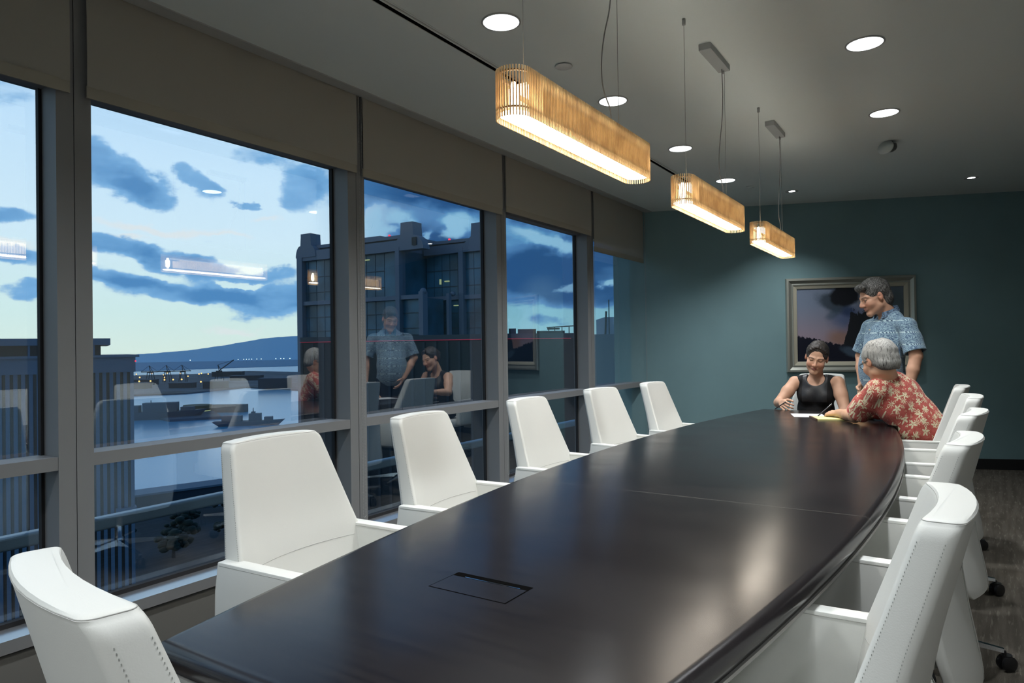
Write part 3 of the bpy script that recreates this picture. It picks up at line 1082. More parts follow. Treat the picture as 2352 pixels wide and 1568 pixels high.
# ------------------------------------------------------------------ people
class Field:
    """implicit surface on a regular grid: smooth unions of tapered limbs and ellipsoids, meshed at the end"""
    def __init__(self, lo, hi, h=.004):
        self.h = h
        self.lo = np.array(lo, dtype=np.float32)
        n = np.ceil((np.array(hi) - np.array(lo)) / h).astype(int) + 1
        self.n = n
        self.f = np.full(tuple(n), .2, dtype=np.float32)

    def box(self, lo, hi):
        a = np.maximum(np.floor((np.array(lo) - self.lo) / self.h).astype(int), 0)
        b = np.minimum(np.ceil((np.array(hi) - self.lo) / self.h).astype(int) + 1, self.n)
        if np.any(b <= a):
            return None
        sl = tuple(slice(int(p), int(q)) for p, q in zip(a, b))
        ax = [self.lo[i] + self.h * np.arange(a[i], b[i], dtype=np.float32) for i in range(3)]
        X, Y, Z = np.meshgrid(*ax, indexing='ij', sparse=True)
        return sl, X, Y, Z

    def op(self, sl, d, k, mode):
        f = self.f[sl]
        if mode == 'add':
            h = np.clip(.5 + .5 * (f - d) / k, 0, 1)
            self.f[sl] = f + (d - f) * h - k * h * (1 - h)
        elif mode == 'sub':
            h = np.clip(.5 - .5 * (f + d) / k, 0, 1)
            self.f[sl] = f + (-d - f) * h + k * h * (1 - h)

    def cap(self, a, b, ra, rb, k=.012, mode='add'):
        a, b = np.array(a, float), np.array(b, float)
        r = max(ra, rb) + k + .012
        q = self.box(np.minimum(a, b) - r, np.maximum(a, b) + r)
        if q is None: return
        sl, X, Y, Z = q
        d = b - a
        L2 = max(float(d @ d), 1e-9)
        t = np.clip(((X - a[0]) * d[0] + (Y - a[1]) * d[1] + (Z - a[2]) * d[2]) / L2, 0, 1)
        dist = np.sqrt((X - a[0] - d[0] * t) ** 2 + (Y - a[1] - d[1] * t) ** 2 + (Z - a[2] - d[2] * t) ** 2) - (ra + (rb - ra) * t)
        self.op(sl, dist.astype(np.float32), k, mode)

    def chain(self, pts, rs, k=.012, mode='add'):
        for i in range(len(pts) - 1):
            self.cap(pts[i], pts[i + 1], rs[i], rs[i + 1], k, mode)

    def ell(self, c, r, R=None, k=.012, mode='add'):
        """R rows are the local axes in world space"""
        c = np.array(c, float)
        r = np.array(r, float)
        R = np.eye(3) if R is None else np.array(R, float)
        ext = np.sqrt(((R * r[:, None]) ** 2).sum(0)) + k + .012
        q = self.box(c - ext, c + ext)
        if q is None: return
        sl, X, Y, Z = q
        P = [(X - c[0]) * R[i][0] + (Y - c[1]) * R[i][1] + (Z - c[2]) * R[i][2] for i in range(3)]
        k0 = np.sqrt(sum((P[i] / r[i]) ** 2 for i in range(3)))
        k1 = np.sqrt(sum((P[i] / (r[i] * r[i])) ** 2 for i in range(3))) + 1e-6
        self.op(sl, (k0 * (k0 - 1) / k1).astype(np.float32), k, mode)

    def cut(self, p, n):
        """keep the side the normal points away from"""
        n = np.array(n, float)
        n = n / np.linalg.norm(n)
        sl, X, Y, Z = self.box(self.lo, self.lo + self.h * self.n)
        d = ((X - p[0]) * n[0] + (Y - p[1]) * n[1] + (Z - p[2]) * n[2]).astype(np.float32)
        self.f[sl] = np.maximum(self.f[sl], d)

    def wobble(self, amp, freq, seed=0):
        sl, X, Y, Z = self.box(self.lo, self.lo + self.h * self.n)
        rs = np.random.RandomState(seed)
        w = 0
        for i in range(5):
            a = rs.randn(3) * freq
            w = w + np.sin(X * a[0] + Y * a[1] + Z * a[2] + rs.rand() * 6)
        self.f[sl] += (amp * w / 2.2).astype(np.float32)

    def mesh(self, name, mat, parent=None, color=None, **kw):
        f = self.f
        ins = f < 0
        nx, ny, nz = f.shape
        c = ins[:-1, :-1, :-1].astype(np.int8)
        cnt = np.zeros_like(c)
        for dx in (0, 1):
            for dy in (0, 1):
                for dz in (0, 1):
                    cnt += ins[dx:nx - 1 + dx, dy:ny - 1 + dy, dz:nz - 1 + dz]
        cell = (cnt > 0) & (cnt < 8)
        idx = -np.ones(cell.shape, dtype=np.int64)
        ci = np.argwhere(cell)
        idx[cell] = np.arange(len(ci))
        acc = np.zeros((len(ci), 3))
        num = np.zeros(len(ci))
        x, y, z = ci[:, 0], ci[:, 1], ci[:, 2]
        for ax in range(3):
            o1, o2 = [(1, 2), (0, 2), (0, 1)][ax]
            for p in (0, 1):
                for q in (0, 1):
                    off = [0, 0, 0]
                    off[o1], off[o2] = p, q
                    off2 = list(off)
                    off2[ax] = 1
                    v0 = f[x + off[0], y + off[1], z + off[2]]
                    v1 = f[x + off2[0], y + off2[1], z + off2[2]]
                    m = (v0 < 0) != (v1 < 0)
                    t = np.where(m, v0 / np.where(m, v0 - v1, 1), 0)
                    pos = np.zeros((len(ci), 3))
                    pos[:, o1] = p
                    pos[:, o2] = q
                    pos[:, ax] = t
                    acc += pos * m[:, None]
                    num += m
        V = (ci + acc / num[:, None]) * self.h + self.lo
        F = []
        for ax in range(3):
            a = [slice(None)] * 3
            b = [slice(None)] * 3
            a[ax] = slice(0, -1)
            b[ax] = slice(1, None)
            d = ins[tuple(a)] != ins[tuple(b)]
            e = np.argwhere(d)
            o1, o2 = [(1, 2), (2, 0), (0, 1)][ax]
            ok = (e[:, o1] > 0) & (e[:, o2] > 0) & (e[:, o1] < f.shape[o1] - 1) & (e[:, o2] < f.shape[o2] - 1)
            e = e[ok]
            first = ins[tuple(e.T)]
            quad = []
            for (p, q) in ((1, 1), (0, 1), (0, 0), (1, 0)):
                g = e.copy()
                g[:, o1] -= p
                g[:, o2] -= q
                quad.append(idx[tuple(g.T)])
            quad = np.stack(quad, 1)
            quad[~first] = quad[~first][:, ::-1]
            F.append(quad)
        F = np.concatenate(F)
        F = F[(F >= 0).all(1)]
        me = bpy.data.meshes.new(name)
        me.vertices.add(len(V))
        me.vertices.foreach_set('co', V.astype(np.float32).ravel())
        me.loops.add(len(F) * 4)
        me.loops.foreach_set('vertex_index', F.astype(np.int32).ravel())
        me.polygons.add(len(F))
        me.polygons.foreach_set('loop_start', np.arange(0, len(F) * 4, 4, dtype=np.int32))
        me.polygons.foreach_set('loop_total', np.full(len(F), 4, dtype=np.int32))
        me.polygons.foreach_set('use_smooth', np.ones(len(F), dtype=bool))
        me.update(calc_edges=True)
        me.validate()
        me.materials.append(mat)
        if color is not None:
            at = me.color_attributes.new('tone', 'FLOAT_COLOR', 'POINT')
            cc = np.ones((len(V), 4), dtype=np.float32)
            cc[:, :3] = color(V)
            at.data.foreach_set('color', cc.ravel())
        o = bpy.data.objects.new(name, me)
        COL.objects.link(o)
        if parent:
            o.parent = parent
            o.location = [-v for v in parent.location]
        return tag(o, **kw)


def nrm(v):
    v = np.array(v, float)
    return v / np.linalg.norm(v)


class Frame:
    """local frame: x right-hand side of the person, y forward, z up"""
    def __init__(self, o, fwd, up=(0, 0, 1), s=1.0):
        self.o = np.array(o, float)
        self.y = nrm(fwd)
        self.x = nrm(np.cross(self.y, nrm(up)))
        self.z = np.cross(self.x, self.y)
        self.s = s
        self.R = np.array([self.x, self.y, self.z])

    def __call__(self, x, y, z):
        return self.o + self.s * (x * self.x + y * self.y + z * self.z)

    def loc(self, V):
        return ((V - self.o) @ self.R.T) / self.s


def add_head(F, fr, woman=False):
    s = fr.s
    w = .98 if woman else 1.0
    E = lambda c, r, k=.012, mode='add': F.ell(fr(*c), np.array(r) * s, fr.R, k * s, mode)
    Cp = lambda a, b, ra, rb, k=.01, mode='add': F.cap(fr(*a), fr(*b), ra * s, rb * s, k * s, mode)
    E((0, -.018, .030), (.075 * w, .097, .090))
    E((0, .020, -.030), (.064 * w, .068, .088), .02)
    Cp((-.042 * w, .005, -.062), (-.012, .066, -.098), .022, .016, .02)
    Cp((.042 * w, .005, -.062), (.012, .066, -.098), .022, .016, .02)
    E((0, .072, -.098), (.020, .018, .018), .02)
    for sx in (-1, 1):
        E((sx * .036 * w, .060, -.030), (.026, .026, .026), .02)
        Cp((sx * .014, .083, .020), (sx * .046, .066, .020), .010, .008, .014)
        E((sx * .031, .099, .004), (.017, .017, .011), .012, 'sub')
        E((sx * .031, .070, .003), (.0135, .0135, .0125), .004)
        # lids
        Cp((sx * .021, .082, .008), (sx * .041, .078, .007), .0035, .003, .004)
        E((sx * .077 * w, -.006, -.004), (.009, .017, .029), .006)
        E((sx * .085 * w, .001, .004), (.005, .009, .016), .004, 'sub')
        E((sx * .011, .094, -.034), (.009, .010, .008), .006)
        Cp((sx * .022, .082, -.058), (sx * .004, .092, -.0555), .004, .0055, .004)
        Cp((sx * .020, .082, -.062), (sx * .003, .091, -.0655), .004, .0065, .005)
    nose = .009 if not woman else .007
    Cp((0, .082, .010), (0, .106, -.028), nose, nose + .0035, .012)
    E((0, .096, -.0605), (.024, .004, .0012), .003, 'sub')


def head_color(fr, skin, lip, brow, eye_open, woman=False, stubble=0.0):
    def fn(V):
        L = fr.loc(V)
        x, y, z = L[:, 0], L[:, 1], L[:, 2]
        c = np.tile(np.array(skin, dtype=float), (len(V), 1))
        near = (np.abs(x) < .11) & (y > -.13) & (y < .14) & (np.abs(z) < .14)

        def mixin(m, col):
            m = np.clip(m, 0, 1) * near
            c[:] = c * (1 - m[:, None]) + np.array(col) * m[:, None]
        face = y > .03
        # cheeks, nose and ears are redder
        ax = np.abs(x)
        mixin(np.exp(-(((ax - .038) / .022) ** 2 + ((z + .032) / .022) ** 2)) * face * .55, (skin[0] * 1.02, skin[1] * .68, skin[2] * .66))
        mixin(np.exp(-((x / .016) ** 2 + ((z + .032) / .016) ** 2)) * (y > .08) * .5, (skin[0], skin[1] * .68, skin[2] * .66))
        mixin((ax > .072) * (np.abs(z) < .035) * (np.abs(y) < .03) * .5, (skin[0], skin[1] * .66, skin[2] * .62))
        lipm = np.exp(-((np.clip(ax - .010, 0, 1) / .010) ** 2 + ((z + .0605) / .0075) ** 4)) * (y > .06)
        mixin(lipm * 1.1, lip)
        mixin(np.exp(-((np.clip(ax - .014, 0, 1) / .008) ** 2 + ((z + .0605) / .0016) ** 2)) * (y > .06) * .9, (lip[0] * .35, lip[1] * .3, lip[2] * .3))
        # brows
        arch = .0235 - ((ax - .031) ** 2) * 8.0
        mixin(np.exp(-((z - arch) / (.0030 if woman else .0042)) ** 4) * (ax > .012) * (ax < .050) * (y > .05) * .85, brow)
        # lash line of the lowered lids
        lash = .0005 - ((ax - .031) ** 2) * -14.0
        mixin(np.exp(-((z - lash) / (.0030 if woman else .0020)) ** 2) * (ax > .018) * (ax < .045) * (y > .05) * .95, (.02, .012, .01))
        if stubble:
            mixin(np.exp(-((x / .045) ** 2 + ((z + .075) / .030) ** 2)) * face * stubble, (skin[0] * .72, skin[1] * .74, skin[2] * .80))
        return c
    return fn


def add_hand(F, wrist, dirv, palm_n, side, s=1.0, curl=(.35, .45, .5), thumb=.6, spread=.07, curls=None, k=.0035):
    """palm and five fingers; dirv points to the fingers, palm_n out of the palm, side=+1 when the thumb is on the y x n side"""
    d = nrm(dirv)
    n = nrm(np.array(palm_n, float) - d * np.dot(palm_n, d))
    l = np.cross(n, d) * side
    w = np.array(wrist, float)
    kn = []
    for i, (o, L) in enumerate(((.030, .088), (.010, .092), (-.010, .088), (-.029, .080))):
        base = w + (d * .012 + l * o * .55) * s
        kp = w + (d * L + l * o) * s
        F.cap(base, kp, .0125 * s, .0105 * s, .008)
        kn.append(kp)
    F.cap(w + l * .022 * s + d * .02 * s, w + l * .030 * s + d * .055 * s + n * .006 * s, .016 * s, .012 * s, .01)
    tips = []
    lens = ((.040, .025, .020), (.045, .028, .022), (.042, .026, .021), (.033, .021, .018))
    for i in range(4):
        p = kn[i]
        a = 0
        sp = (1.5 - i) * spread
        cu = curls[i] if curls is not None else curl
        for j in range(3):
            a += cu[j]
            v = nrm(d * math.cos(a) + n * math.sin(a) + l * sp)
            q = p + v * lens[i][j] * s
            F.cap(p, q, (.0088 - .0007 * j) * s, (.0082 - .0009 * j) * s, k)
            p = q
        tips.append(p)
    p = w + (l * .030 + d * .025 + n * .004) * s
    a = thumb
    for j, L in enumerate((.036, .030, .024)):
        v = nrm(d * math.cos(.75 - .22 * j) + l * math.sin(.75 - .22 * j) * (1 - .35 * j) + n * (a * .5 + .22 * j))
        q = p + v * L * s
        F.cap(p, q, (.0125 - .0018 * j) * s, (.0110 - .0018 * j) * s, .005)
        p = q
    tips.append(p)
    return tips


def skin_mat(name):
    m = pbr(name, (.5, .3, .2), .5, spec=.35)
    t = NT(m.node_tree)
    at = t.node('ShaderNodeAttribute', attribute_name='tone')
    t.l.new(at.outputs['Color'], t.n['Principled BSDF'].inputs['Base Color'])
    return m


def hair_mat(name, dark, light, cover, scale=(95, 95, 30), nape=None):
    m = pbr(name, dark, .55, spec=.4)
    t = NT(m.node_tree)
    co = t.node('ShaderNodeTexCoord').outputs['Object']
    mp = t.node('ShaderNodeMapping', ins={'Vector': co, 'Scale': scale})
    nz = t.node('ShaderNodeTexNoise', ins={'Vector': mp.outputs[0], 'Scale': 1.6, 'Detail': 6.0, 'Roughness': .7, 'Distortion': .6})
    c = t.mix(t.rng(nz.outputs['Fac'], .5 - cover * .3, .72 - cover * .25), dark, light)
    if nape:
        sz = t.node('ShaderNodeSeparateXYZ', ins={0: co}).outputs[2]
        c = t.mix(t.rng(t.math('ADD', sz, t.math('MULTIPLY', nz.outputs['Fac'], .03)), nape - .035, nape + .045, .9, 0), c, (.018, .017, .016))
    t.l.new(c, t.n['Principled BSDF'].inputs['Base Color'])
    bp = t.node('ShaderNodeBump', ins={'Height': nz.outputs['Fac'], 'Strength': .7, 'Distance': .0025})
    t.l.new(bp.outputs[0], t.n['Principled BSDF'].inputs['Normal'])
    return m


def blue_shirt():
    m = pbr('blue_patterned_cotton', (.2, .3, .4), .85, spec=.2, sheen=.1)
    t = NT(m.node_tree)
    co = t.node('ShaderNodeTexCoord').outputs['Object']
    sep = t.node('ShaderNodeSeparateXYZ', ins={0: co})
    v1 = t.node('ShaderNodeTexVoronoi', feature='DISTANCE_TO_EDGE', ins={'Vector': co, 'Scale': 21.0})
    wv = t.node('ShaderNodeTexWave', wave_type='RINGS', ins={'Vector': t.node('ShaderNodeVectorMath', operation='SUBTRACT', ins={0: co, 1: t.node('ShaderNodeTexVoronoi', ins={'Vector': co, 'Scale': 21.0}).outputs['Position']}).outputs[0], 'Scale': 38.0, 'Distortion': 6.0, 'Detail': 3.0, 'Detail Scale': 3.0})
    nz = t.node('ShaderNodeTexNoise', ins={'Vector': co, 'Scale': 55.0, 'Detail': 3.0})
    a = t.math('ADD', t.math('MULTIPLY', wv.outputs['Fac'], .55), t.math('MULTIPLY', nz.outputs['Fac'], .6))
    c = t.mix(t.rng(a, .46, .66), (.085, .14, .23), (.31, .45, .52))
    # rows of small pale triangles
    saw = t.math('PINGPONG', t.math('MULTIPLY', sep.outputs[2], 1.0), .045)
    row = t.rng(saw, .0, .008, 1, 0)
    tri = t.math('PINGPONG', t.math('ADD', sep.outputs[0], sep.outputs[1]), .009)
    c = t.mix(t.math('MULTIPLY', row, t.rng(tri, .003, .0055)), c, (.55, .70, .72))
    c = t.mix(t.math('MULTIPLY', row, t.rng(tri, .0055, .003)), c, (.05, .09, .15))
    t.l.new(c, t.n['Principled BSDF'].inputs['Base Color'])
    return m


def red_shirt():
    m = pbr('red_floral_cotton', (.4, .06, .05), .85, spec=.2, sheen=.1)
    t = NT(m.node_tree)
    co = t.node('ShaderNodeTexCoord').outputs['Object']

    def flowers(scale, petals, size, shift, depth):
        p = t.node('ShaderNodeVectorMath', operation='ADD', ins={0: co, 1: shift}).outputs[0]
        vo = t.node('ShaderNodeTexVoronoi', voronoi_dimensions='3D', ins={'Vector': p, 'Scale': scale, 'Randomness': .85})
        d = t.node('ShaderNodeVectorMath', operation='SUBTRACT', ins={0: p, 1: vo.outputs['Position']}).outputs[0]
        s = t.node('ShaderNodeSeparateXYZ', ins={0: d})
        u = t.math('ADD', t.math('MULTIPLY', s.outputs[0], .88), t.math('MULTIPLY', s.outputs[1], .47))
        v = t.math('ADD', t.math('ADD', t.math('MULTIPLY', s.outputs[0], -.315), t.math('MULTIPLY', s.outputs[1], .59)), t.math('MULTIPLY', s.outputs[2], .737))
        ang = t.math('ADD', t.math('ARCTAN2', v, u), t.math('MULTIPLY', vo.outputs['Color'], 6.0))
        r = t.math('SQRT', t.math('ADD', t.math('MULTIPLY', u, u), t.math('MULTIPLY', v, v)))
        lim = t.math('MULTIPLY', t.math('ADD', t.math('MULTIPLY', t.math('COSINE', t.math('MULTIPLY', ang, petals)), depth), 1 - depth), size)
        k = t.rng(t.math('SUBTRACT', lim, r), 0, .0022)
        core = t.rng(r, size * .18, size * .10)
        return k, core
    nz = t.node('ShaderNodeTexNoise', ins={'Vector': co, 'Scale': 30.0, 'Detail': 3.0})
    c = t.mix(t.rng(nz.outputs['Fac'], .35, .65), (.40, .075, .060), (.50, .115, .095))
    wv = t.node('ShaderNodeTexNoise', ins={'Vector': co, 'Scale': 28.0, 'Detail': 1.0})
    vine = t.rng(t.math('ABSOLUTE', t.math('SUBTRACT', wv.outputs['Fac'], .5)), .0, .014, 1, 0)
    c = t.mix(t.math('MULTIPLY', vine, .55), c, (.55, .42, .26))
    for sc, pe, si, sh, de in ((14.0, 2.5, .023, (1.7, 2.2, .3), .32), (15.5, 4.0, .021, (7.1, 5.9, 2.3), .58), (26.0, 1.5, .0085, (4.1, .9, 1.3), .5)):
        k, core = flowers(sc, pe * 2, si, sh, de)
        c = t.mix(k, c, (.72, .64, .44))
        c = t.mix(t.math('MULTIPLY', k, core), c, (.35, .22, .10))
    t.l.new(c, t.n['Principled BSDF'].inputs['Base Color'])
    return m


def leg_pair(F, hips, knees, ankles, r=(.085, .060, .042), k=.02):
    for h_, kn, an in zip(hips, knees, ankles):
        F.chain([h_, kn, an], list(r), k)


def shoes(parent, ankles, toes, mat):
    m = MB()
    for i, (a, tdir) in enumerate(zip(ankles, toes)):
        d = nrm((tdir[0], tdir[1], 0))
        sd = np.array((-d[1], d[0], 0))
        rings = []
        for u, w, hgt in ((-.07, .022, .055), (-.055, .034, .075), (0, .038, .085), (.07, .044, .060), (.14, .046, .045), (.18, .036, .035), (.195, .015, .022)):
            c = np.array((a[0], a[1], 0)) + d * u - np.array(parent.location)
            c[2] = -parent.location[2] + .002
            rings.append([tuple(c + sd * w), tuple(c + sd * w * .9 + np.array((0, 0, hgt * .7))), tuple(c + np.array((0, 0, hgt))), tuple(c - sd * w * .9 + np.array((0, 0, hgt * .7))), tuple(c - sd * w)])
        mm = MB()
        mm.loft(rings)
        mm.out('shoe', mat, parent, auto=60)


def glasses(parent, fr, mat, lens_w=.022, lens_h=.016, rimless=False):
    m = MB()
    o = np.array(parent.location)
    r = .0011 if rimless else .0018
    for sx in (-1, 1):
        ring = []
        for i in range(17):
            a = 2 * PI * i / 16
            ring.append(tuple(fr(sx * .033 + lens_w * math.cos(a) * (1 if abs(math.cos(a)) < .7 else .96), .094 - abs(math.cos(a)) * .002, -.002 + lens_h * math.sin(a)) - o))
        m.tube(ring, r, 5, cap=False)
        m.tube([tuple(fr(sx * .055, .092, .004) - o), tuple(fr(sx * .074, .075, .006) - o), tuple(fr(sx * .083, .0, .006) - o), tuple(fr(sx * .080, -.018, -.006) - o)], r, 5)
    m.tube([tuple(fr(-.011, .094, .002) - o), tuple(fr(0, .097, .005) - o), tuple(fr(.011, .094, .002) - o)], r, 5)
    m.out('glasses', mat, parent, True)


def pen(label, a, b):
    a, b = Vector(a), Vector(b)
    t = empty('pen', tuple(a), label=label, cat='pen')
    d = b - a
    m = MB()
    m.tube([d * .0, d * .06], [.0006, .0035], 8)
    m.out('tip', MAT['chrome'], t, True)
    m = MB()
    m.tube([d * .06, d * .10, d * .95, d], [.0035, .0044, .0044, .003], 10)
    m.out('barrel', MAT['black_plastic'], t, True)
    MB().tube([d * .70 + Vector((0, 0, .0056)), d * .98 + Vector((0, 0, .0056))], .0010, 5).out('clip', MAT['chrome'], t)
    return t


BLACK_CLOTH = pbr('black_dress_cloth', (.010, .010, .011), .8, spec=.25, sheen=.1)
NAVY = pbr('navy_trousers', (.010, .011, .018), .85, spec=.2)
SHOE = pbr('black_shoe', (.01, .01, .01), .3)


# ---- standing man in the blue shirt
def person_standing():
    S = 1.07
    base = np.array((-.470, 6.015, 0.0))
    t = empty('person', tuple(base), label='standing man in a blue patterned short-sleeved shirt and thin glasses, looking down at the papers', cat='person')
    fw = nrm((-.76, -.65, 0))
    lf = np.array((-fw[1] * -1, 0, 0))
    lf = np.array((.65, -.76, 0))                      # towards his left
    neckb = np.array((-.455, 6.000, 1.492))
    lsh = np.array((-.326, 5.860, 1.392))
    rsh = np.array((-.592, 6.155, 1.398))
    lel = np.array((-.268, 5.800, 1.175))
    lwr = np.array((-.318, 5.745, .925))
    rel = np.array((-.668, 6.190, 1.170))
    rwr = np.array((-.650, 6.030, .945))
    pel = base + np.array((.0, 0, .93))
    chest = base + np.array((0, 0, 1.28)) + fw * .015
    belly = base + np.array((0, 0, 1.08)) + fw * .045
    hf = nrm((-.80, -.50, -.36))
    up = nrm((-.30, -.12, .95))
    fr = Frame((-.545, 5.925, 1.625), hf, up, S * 1.03)
    F = Field((-.86, 5.50, -.01), (-.10, 6.42, 1.82), .0045)
    add_head(F, fr)
    F.cap(fr(0, -.030, -.055), neckb + np.array((0, 0, -.02)), .053 * S, .060 * S, .02)
    R = np.array([np.cross(fw, (0, 0, 1)), fw, (0, 0, 1)])
    F.ell(chest, (.165, .105, .20), R, .03)
    F.ell(belly, (.155, .115, .20), R, .03)
    F.ell(pel, (.155, .105, .13), R, .03)
    F.cap(neckb + np.array((0, 0, -.03)), lsh, .055, .050, .03)
    F.cap(neckb + np.array((0, 0, -.03)), rsh, .055, .050, .03)
    F.chain([lsh, lel], [.050, .043], .02)
    F.chain([lel, lel * .6 + lwr * .4, lwr], [.042, .042, .028], .015)
    F.chain([rsh, rel], [.050, .043], .02)
    F.chain([rel, rel * .6 + rwr * .4, rwr], [.042, .042, .028], .015)
    add_hand(F, lwr, nrm(lwr - lel), -lf, 1, 1.05, curl=(.25, .3, .3))
    add_hand(F, rwr, nrm(rwr - rel), lf, -1, 1.05, curl=(.25, .3, .3))
    hips = [base + lf * .085 + np.array((0, 0, .90)), base - lf * .085 + np.array((0, 0, .90))]
    knees = [base + lf * .10 + fw * .02 + np.array((0, 0, .50)), base - lf * .10 + fw * .02 + np.array((0, 0, .50))]
    ank = [base + lf * .11 - fw * .03 + np.array((0, 0, .09)), base - lf * .11 - fw * .03 + np.array((0, 0, .09))]
    leg_pair(F, hips, knees, ank, (.080, .055, .038))
    F.mesh('body', skin_mat('skin_tanned'), t, head_color(fr, (.58, .33, .22), (.42, .17, .14), (.10, .07, .05), False, stubble=.25))
    # shirt
    G = Field((-.86, 5.58, .80), (-.14, 6.42, 1.56), .0045)
    G.ell(chest, (.180, .126, .215), R, .04)
    G.ell(belly + fw * .008, (.178, .146, .24), R, .04)
    G.ell(pel + np.array((0, 0, .0)), (.176, .132, .15), R, .04)
    for q in (lsh, rsh):
        G.cap(neckb + np.array((0, 0, -.050)), q, .064, .060, .03)
    for a, b in ((lsh, lel), (rsh, rel)):
        c = a + (b - a) * .86
        out_ = nrm(c - base - np.array((0, 0, c[2])))
        G.chain([a, a * .5 + c * .5, c], [.061, .067, .075], .03)
    G.cap(neckb + lf * .055 + np.array((0, 0, -.035)), neckb - lf * .055 + np.array((0, 0, -.035)), .066, .066, .03)
    # folds
    G.wobble(.0022, 34, 4)
    for a, b in ((lsh, lel), (rsh, rel)):
        d = nrm(b - a)
        c = a + (b - a) * .80
        G.cap(c, c + d * .16, .062, .066, .004, 'sub')
        # trim the rounded sleeve end flat
        q = G.box(c - .12, c + .16)
        sl, X, Y, Z = q
        e = a + (b - a) * .88
        dd = ((X - e[0]) * d[0] + (Y - e[1]) * d[1] + (Z - e[2]) * d[2]).astype(np.float32)
        rad = np.sqrt((X - c[0]) ** 2 + (Y - c[1]) ** 2 + (Z - c[2]) ** 2)
        mask = rad < .13
        G.f[sl] = np.where(mask & (dd > -.02), np.maximum(G.f[sl], dd), G.f[sl])
    # open neck
    nk = neckb + fw * .012 + np.array((0, 0, .012))
    G.cap(nk + np.array((0, 0, -.02)), nk + np.array((0, 0, .14)) + fw * .03, .056, .062, .006, 'sub')
    G.cap(nk + fw * .07 + np.array((0, 0, -.04)), nk + fw * .11 + np.array((0, 0, .08)), .016, .05, .01, 'sub')
    G.cut((0, 0, .845), (0, 0, -1))
    sh = G.mesh('shirt', blue_shirt(), t)
    # collar
    m = MB()
    o = base
    rings = []
    rt = np.cross(fw, (0, 0, 1))
    for i in range(23):
        a = math.radians(-150 + 300 * i / 22)
        # angle measured from the back of the neck
        dx, dy = math.sin(a), -math.cos(a)
        c = nk + rt * dx * .072 + fw * (dy * .070 + .004) + np.array((0, 0, .000 + .030 * math.cos(a)))
        outw = rt * dx + fw * dy
        drop = .030 + .016 * abs(a) / 2.6
        rings.append([tuple(c - o + outw * .000 + np.array((0, 0, .026))), tuple(c - o + outw * .006 + np.array((0, 0, .028))), tuple(c - o + outw * .020 + np.array((0, 0, .028 - drop))), tuple(c - o + outw * .014 + np.array((0, 0, .026 - drop))), tuple(c - o + outw * .001 + np.array((0, 0, -.010)))])
    m.loft(rings)
    m.out('collar', MAT_BLUE_COLLAR, sh, auto=60)
    sh.children[-1].location = tuple(base)
    m = MB()
    for z_, f_ in ((1.375, .128), (1.28, .140), (1.18, .160), (1.08, .176)):
        c = base + fw * (f_ + .012) + np.array((0, 0, z_)) - lf * .004
        m.sphere(tuple(c), (.006, .006, .006), 8, 6)
    m.out('buttons', pbr('shirt_button', (.75, .66, .5), .4), sh, True)
    # trousers
    Q = Field((-.86, 5.50, .02), (-.10, 6.42, 1.02), .006)
    Q.ell(pel + np.array((0, 0, -.01)), (.168, .120, .13), R, .03)
    for h_, kn, an in zip(hips, knees, ank):
        Q.chain([h_, kn, an + np.array((0, 0, -.03))], [.100, .076, .066], .02)
    Q.wobble(.002, 28, 2)
    Q.cut((0, 0, .045), (0, 0, -1))
    Q.mesh('trousers', NAVY, t)
    shoes(t, ank, [fw, fw], SHOE)
    # hair
    Hh = Field(fr.o - .17, fr.o + .17, .0035)
    s = fr.s
    Hh.ell(fr(0, -.020, .044), np.array((.083, .104, .092)) * s, fr.R, .01)
    Hh.ell(fr(0, -.066, -.028), np.array((.070, .052, .074)) * s, fr.R, .02)
    Hh.ell(fr(-.015, .070, .092), np.array((.060, .030, .030)) * s, fr.R, .02)
    Hh.ell(fr(0, .088, -.020), np.array((.062, .070, .088)) * s, fr.R, .012, 'sub')
    for sx in (-1, 1):
        Hh.ell(fr(sx * .078, .022, -.045), np.array((.03, .045, .055)) * s, fr.R, .01, 'sub')
        Hh.ell(fr(sx * .088, -.004, -.004), np.array((.022, .022, .032)) * s, fr.R, .006, 'sub')
    Hh.cap(fr(0, .01, -.15), fr(0, -.01, -.095), .10 * s, .062 * s, .008, 'sub')
    Hh.wobble(.0014, 70, 7)
    Hh.mesh('hair', hair_mat('greying_dark_hair', (.022, .020, .018), (.22, .215, .20), .25), t, label='short dark hair greying at the front')
    glasses(t, fr, pbr('thin_glasses_wire', (.25, .22, .18), .3, metal=.8), .023, .015, True)
    # white badge cord end at the hip
    return t


MAT_BLUE_COLLAR = pbr('dark_patterned_collar', (.10, .16, .24), .85, noise=(90, .7))
person_standing()


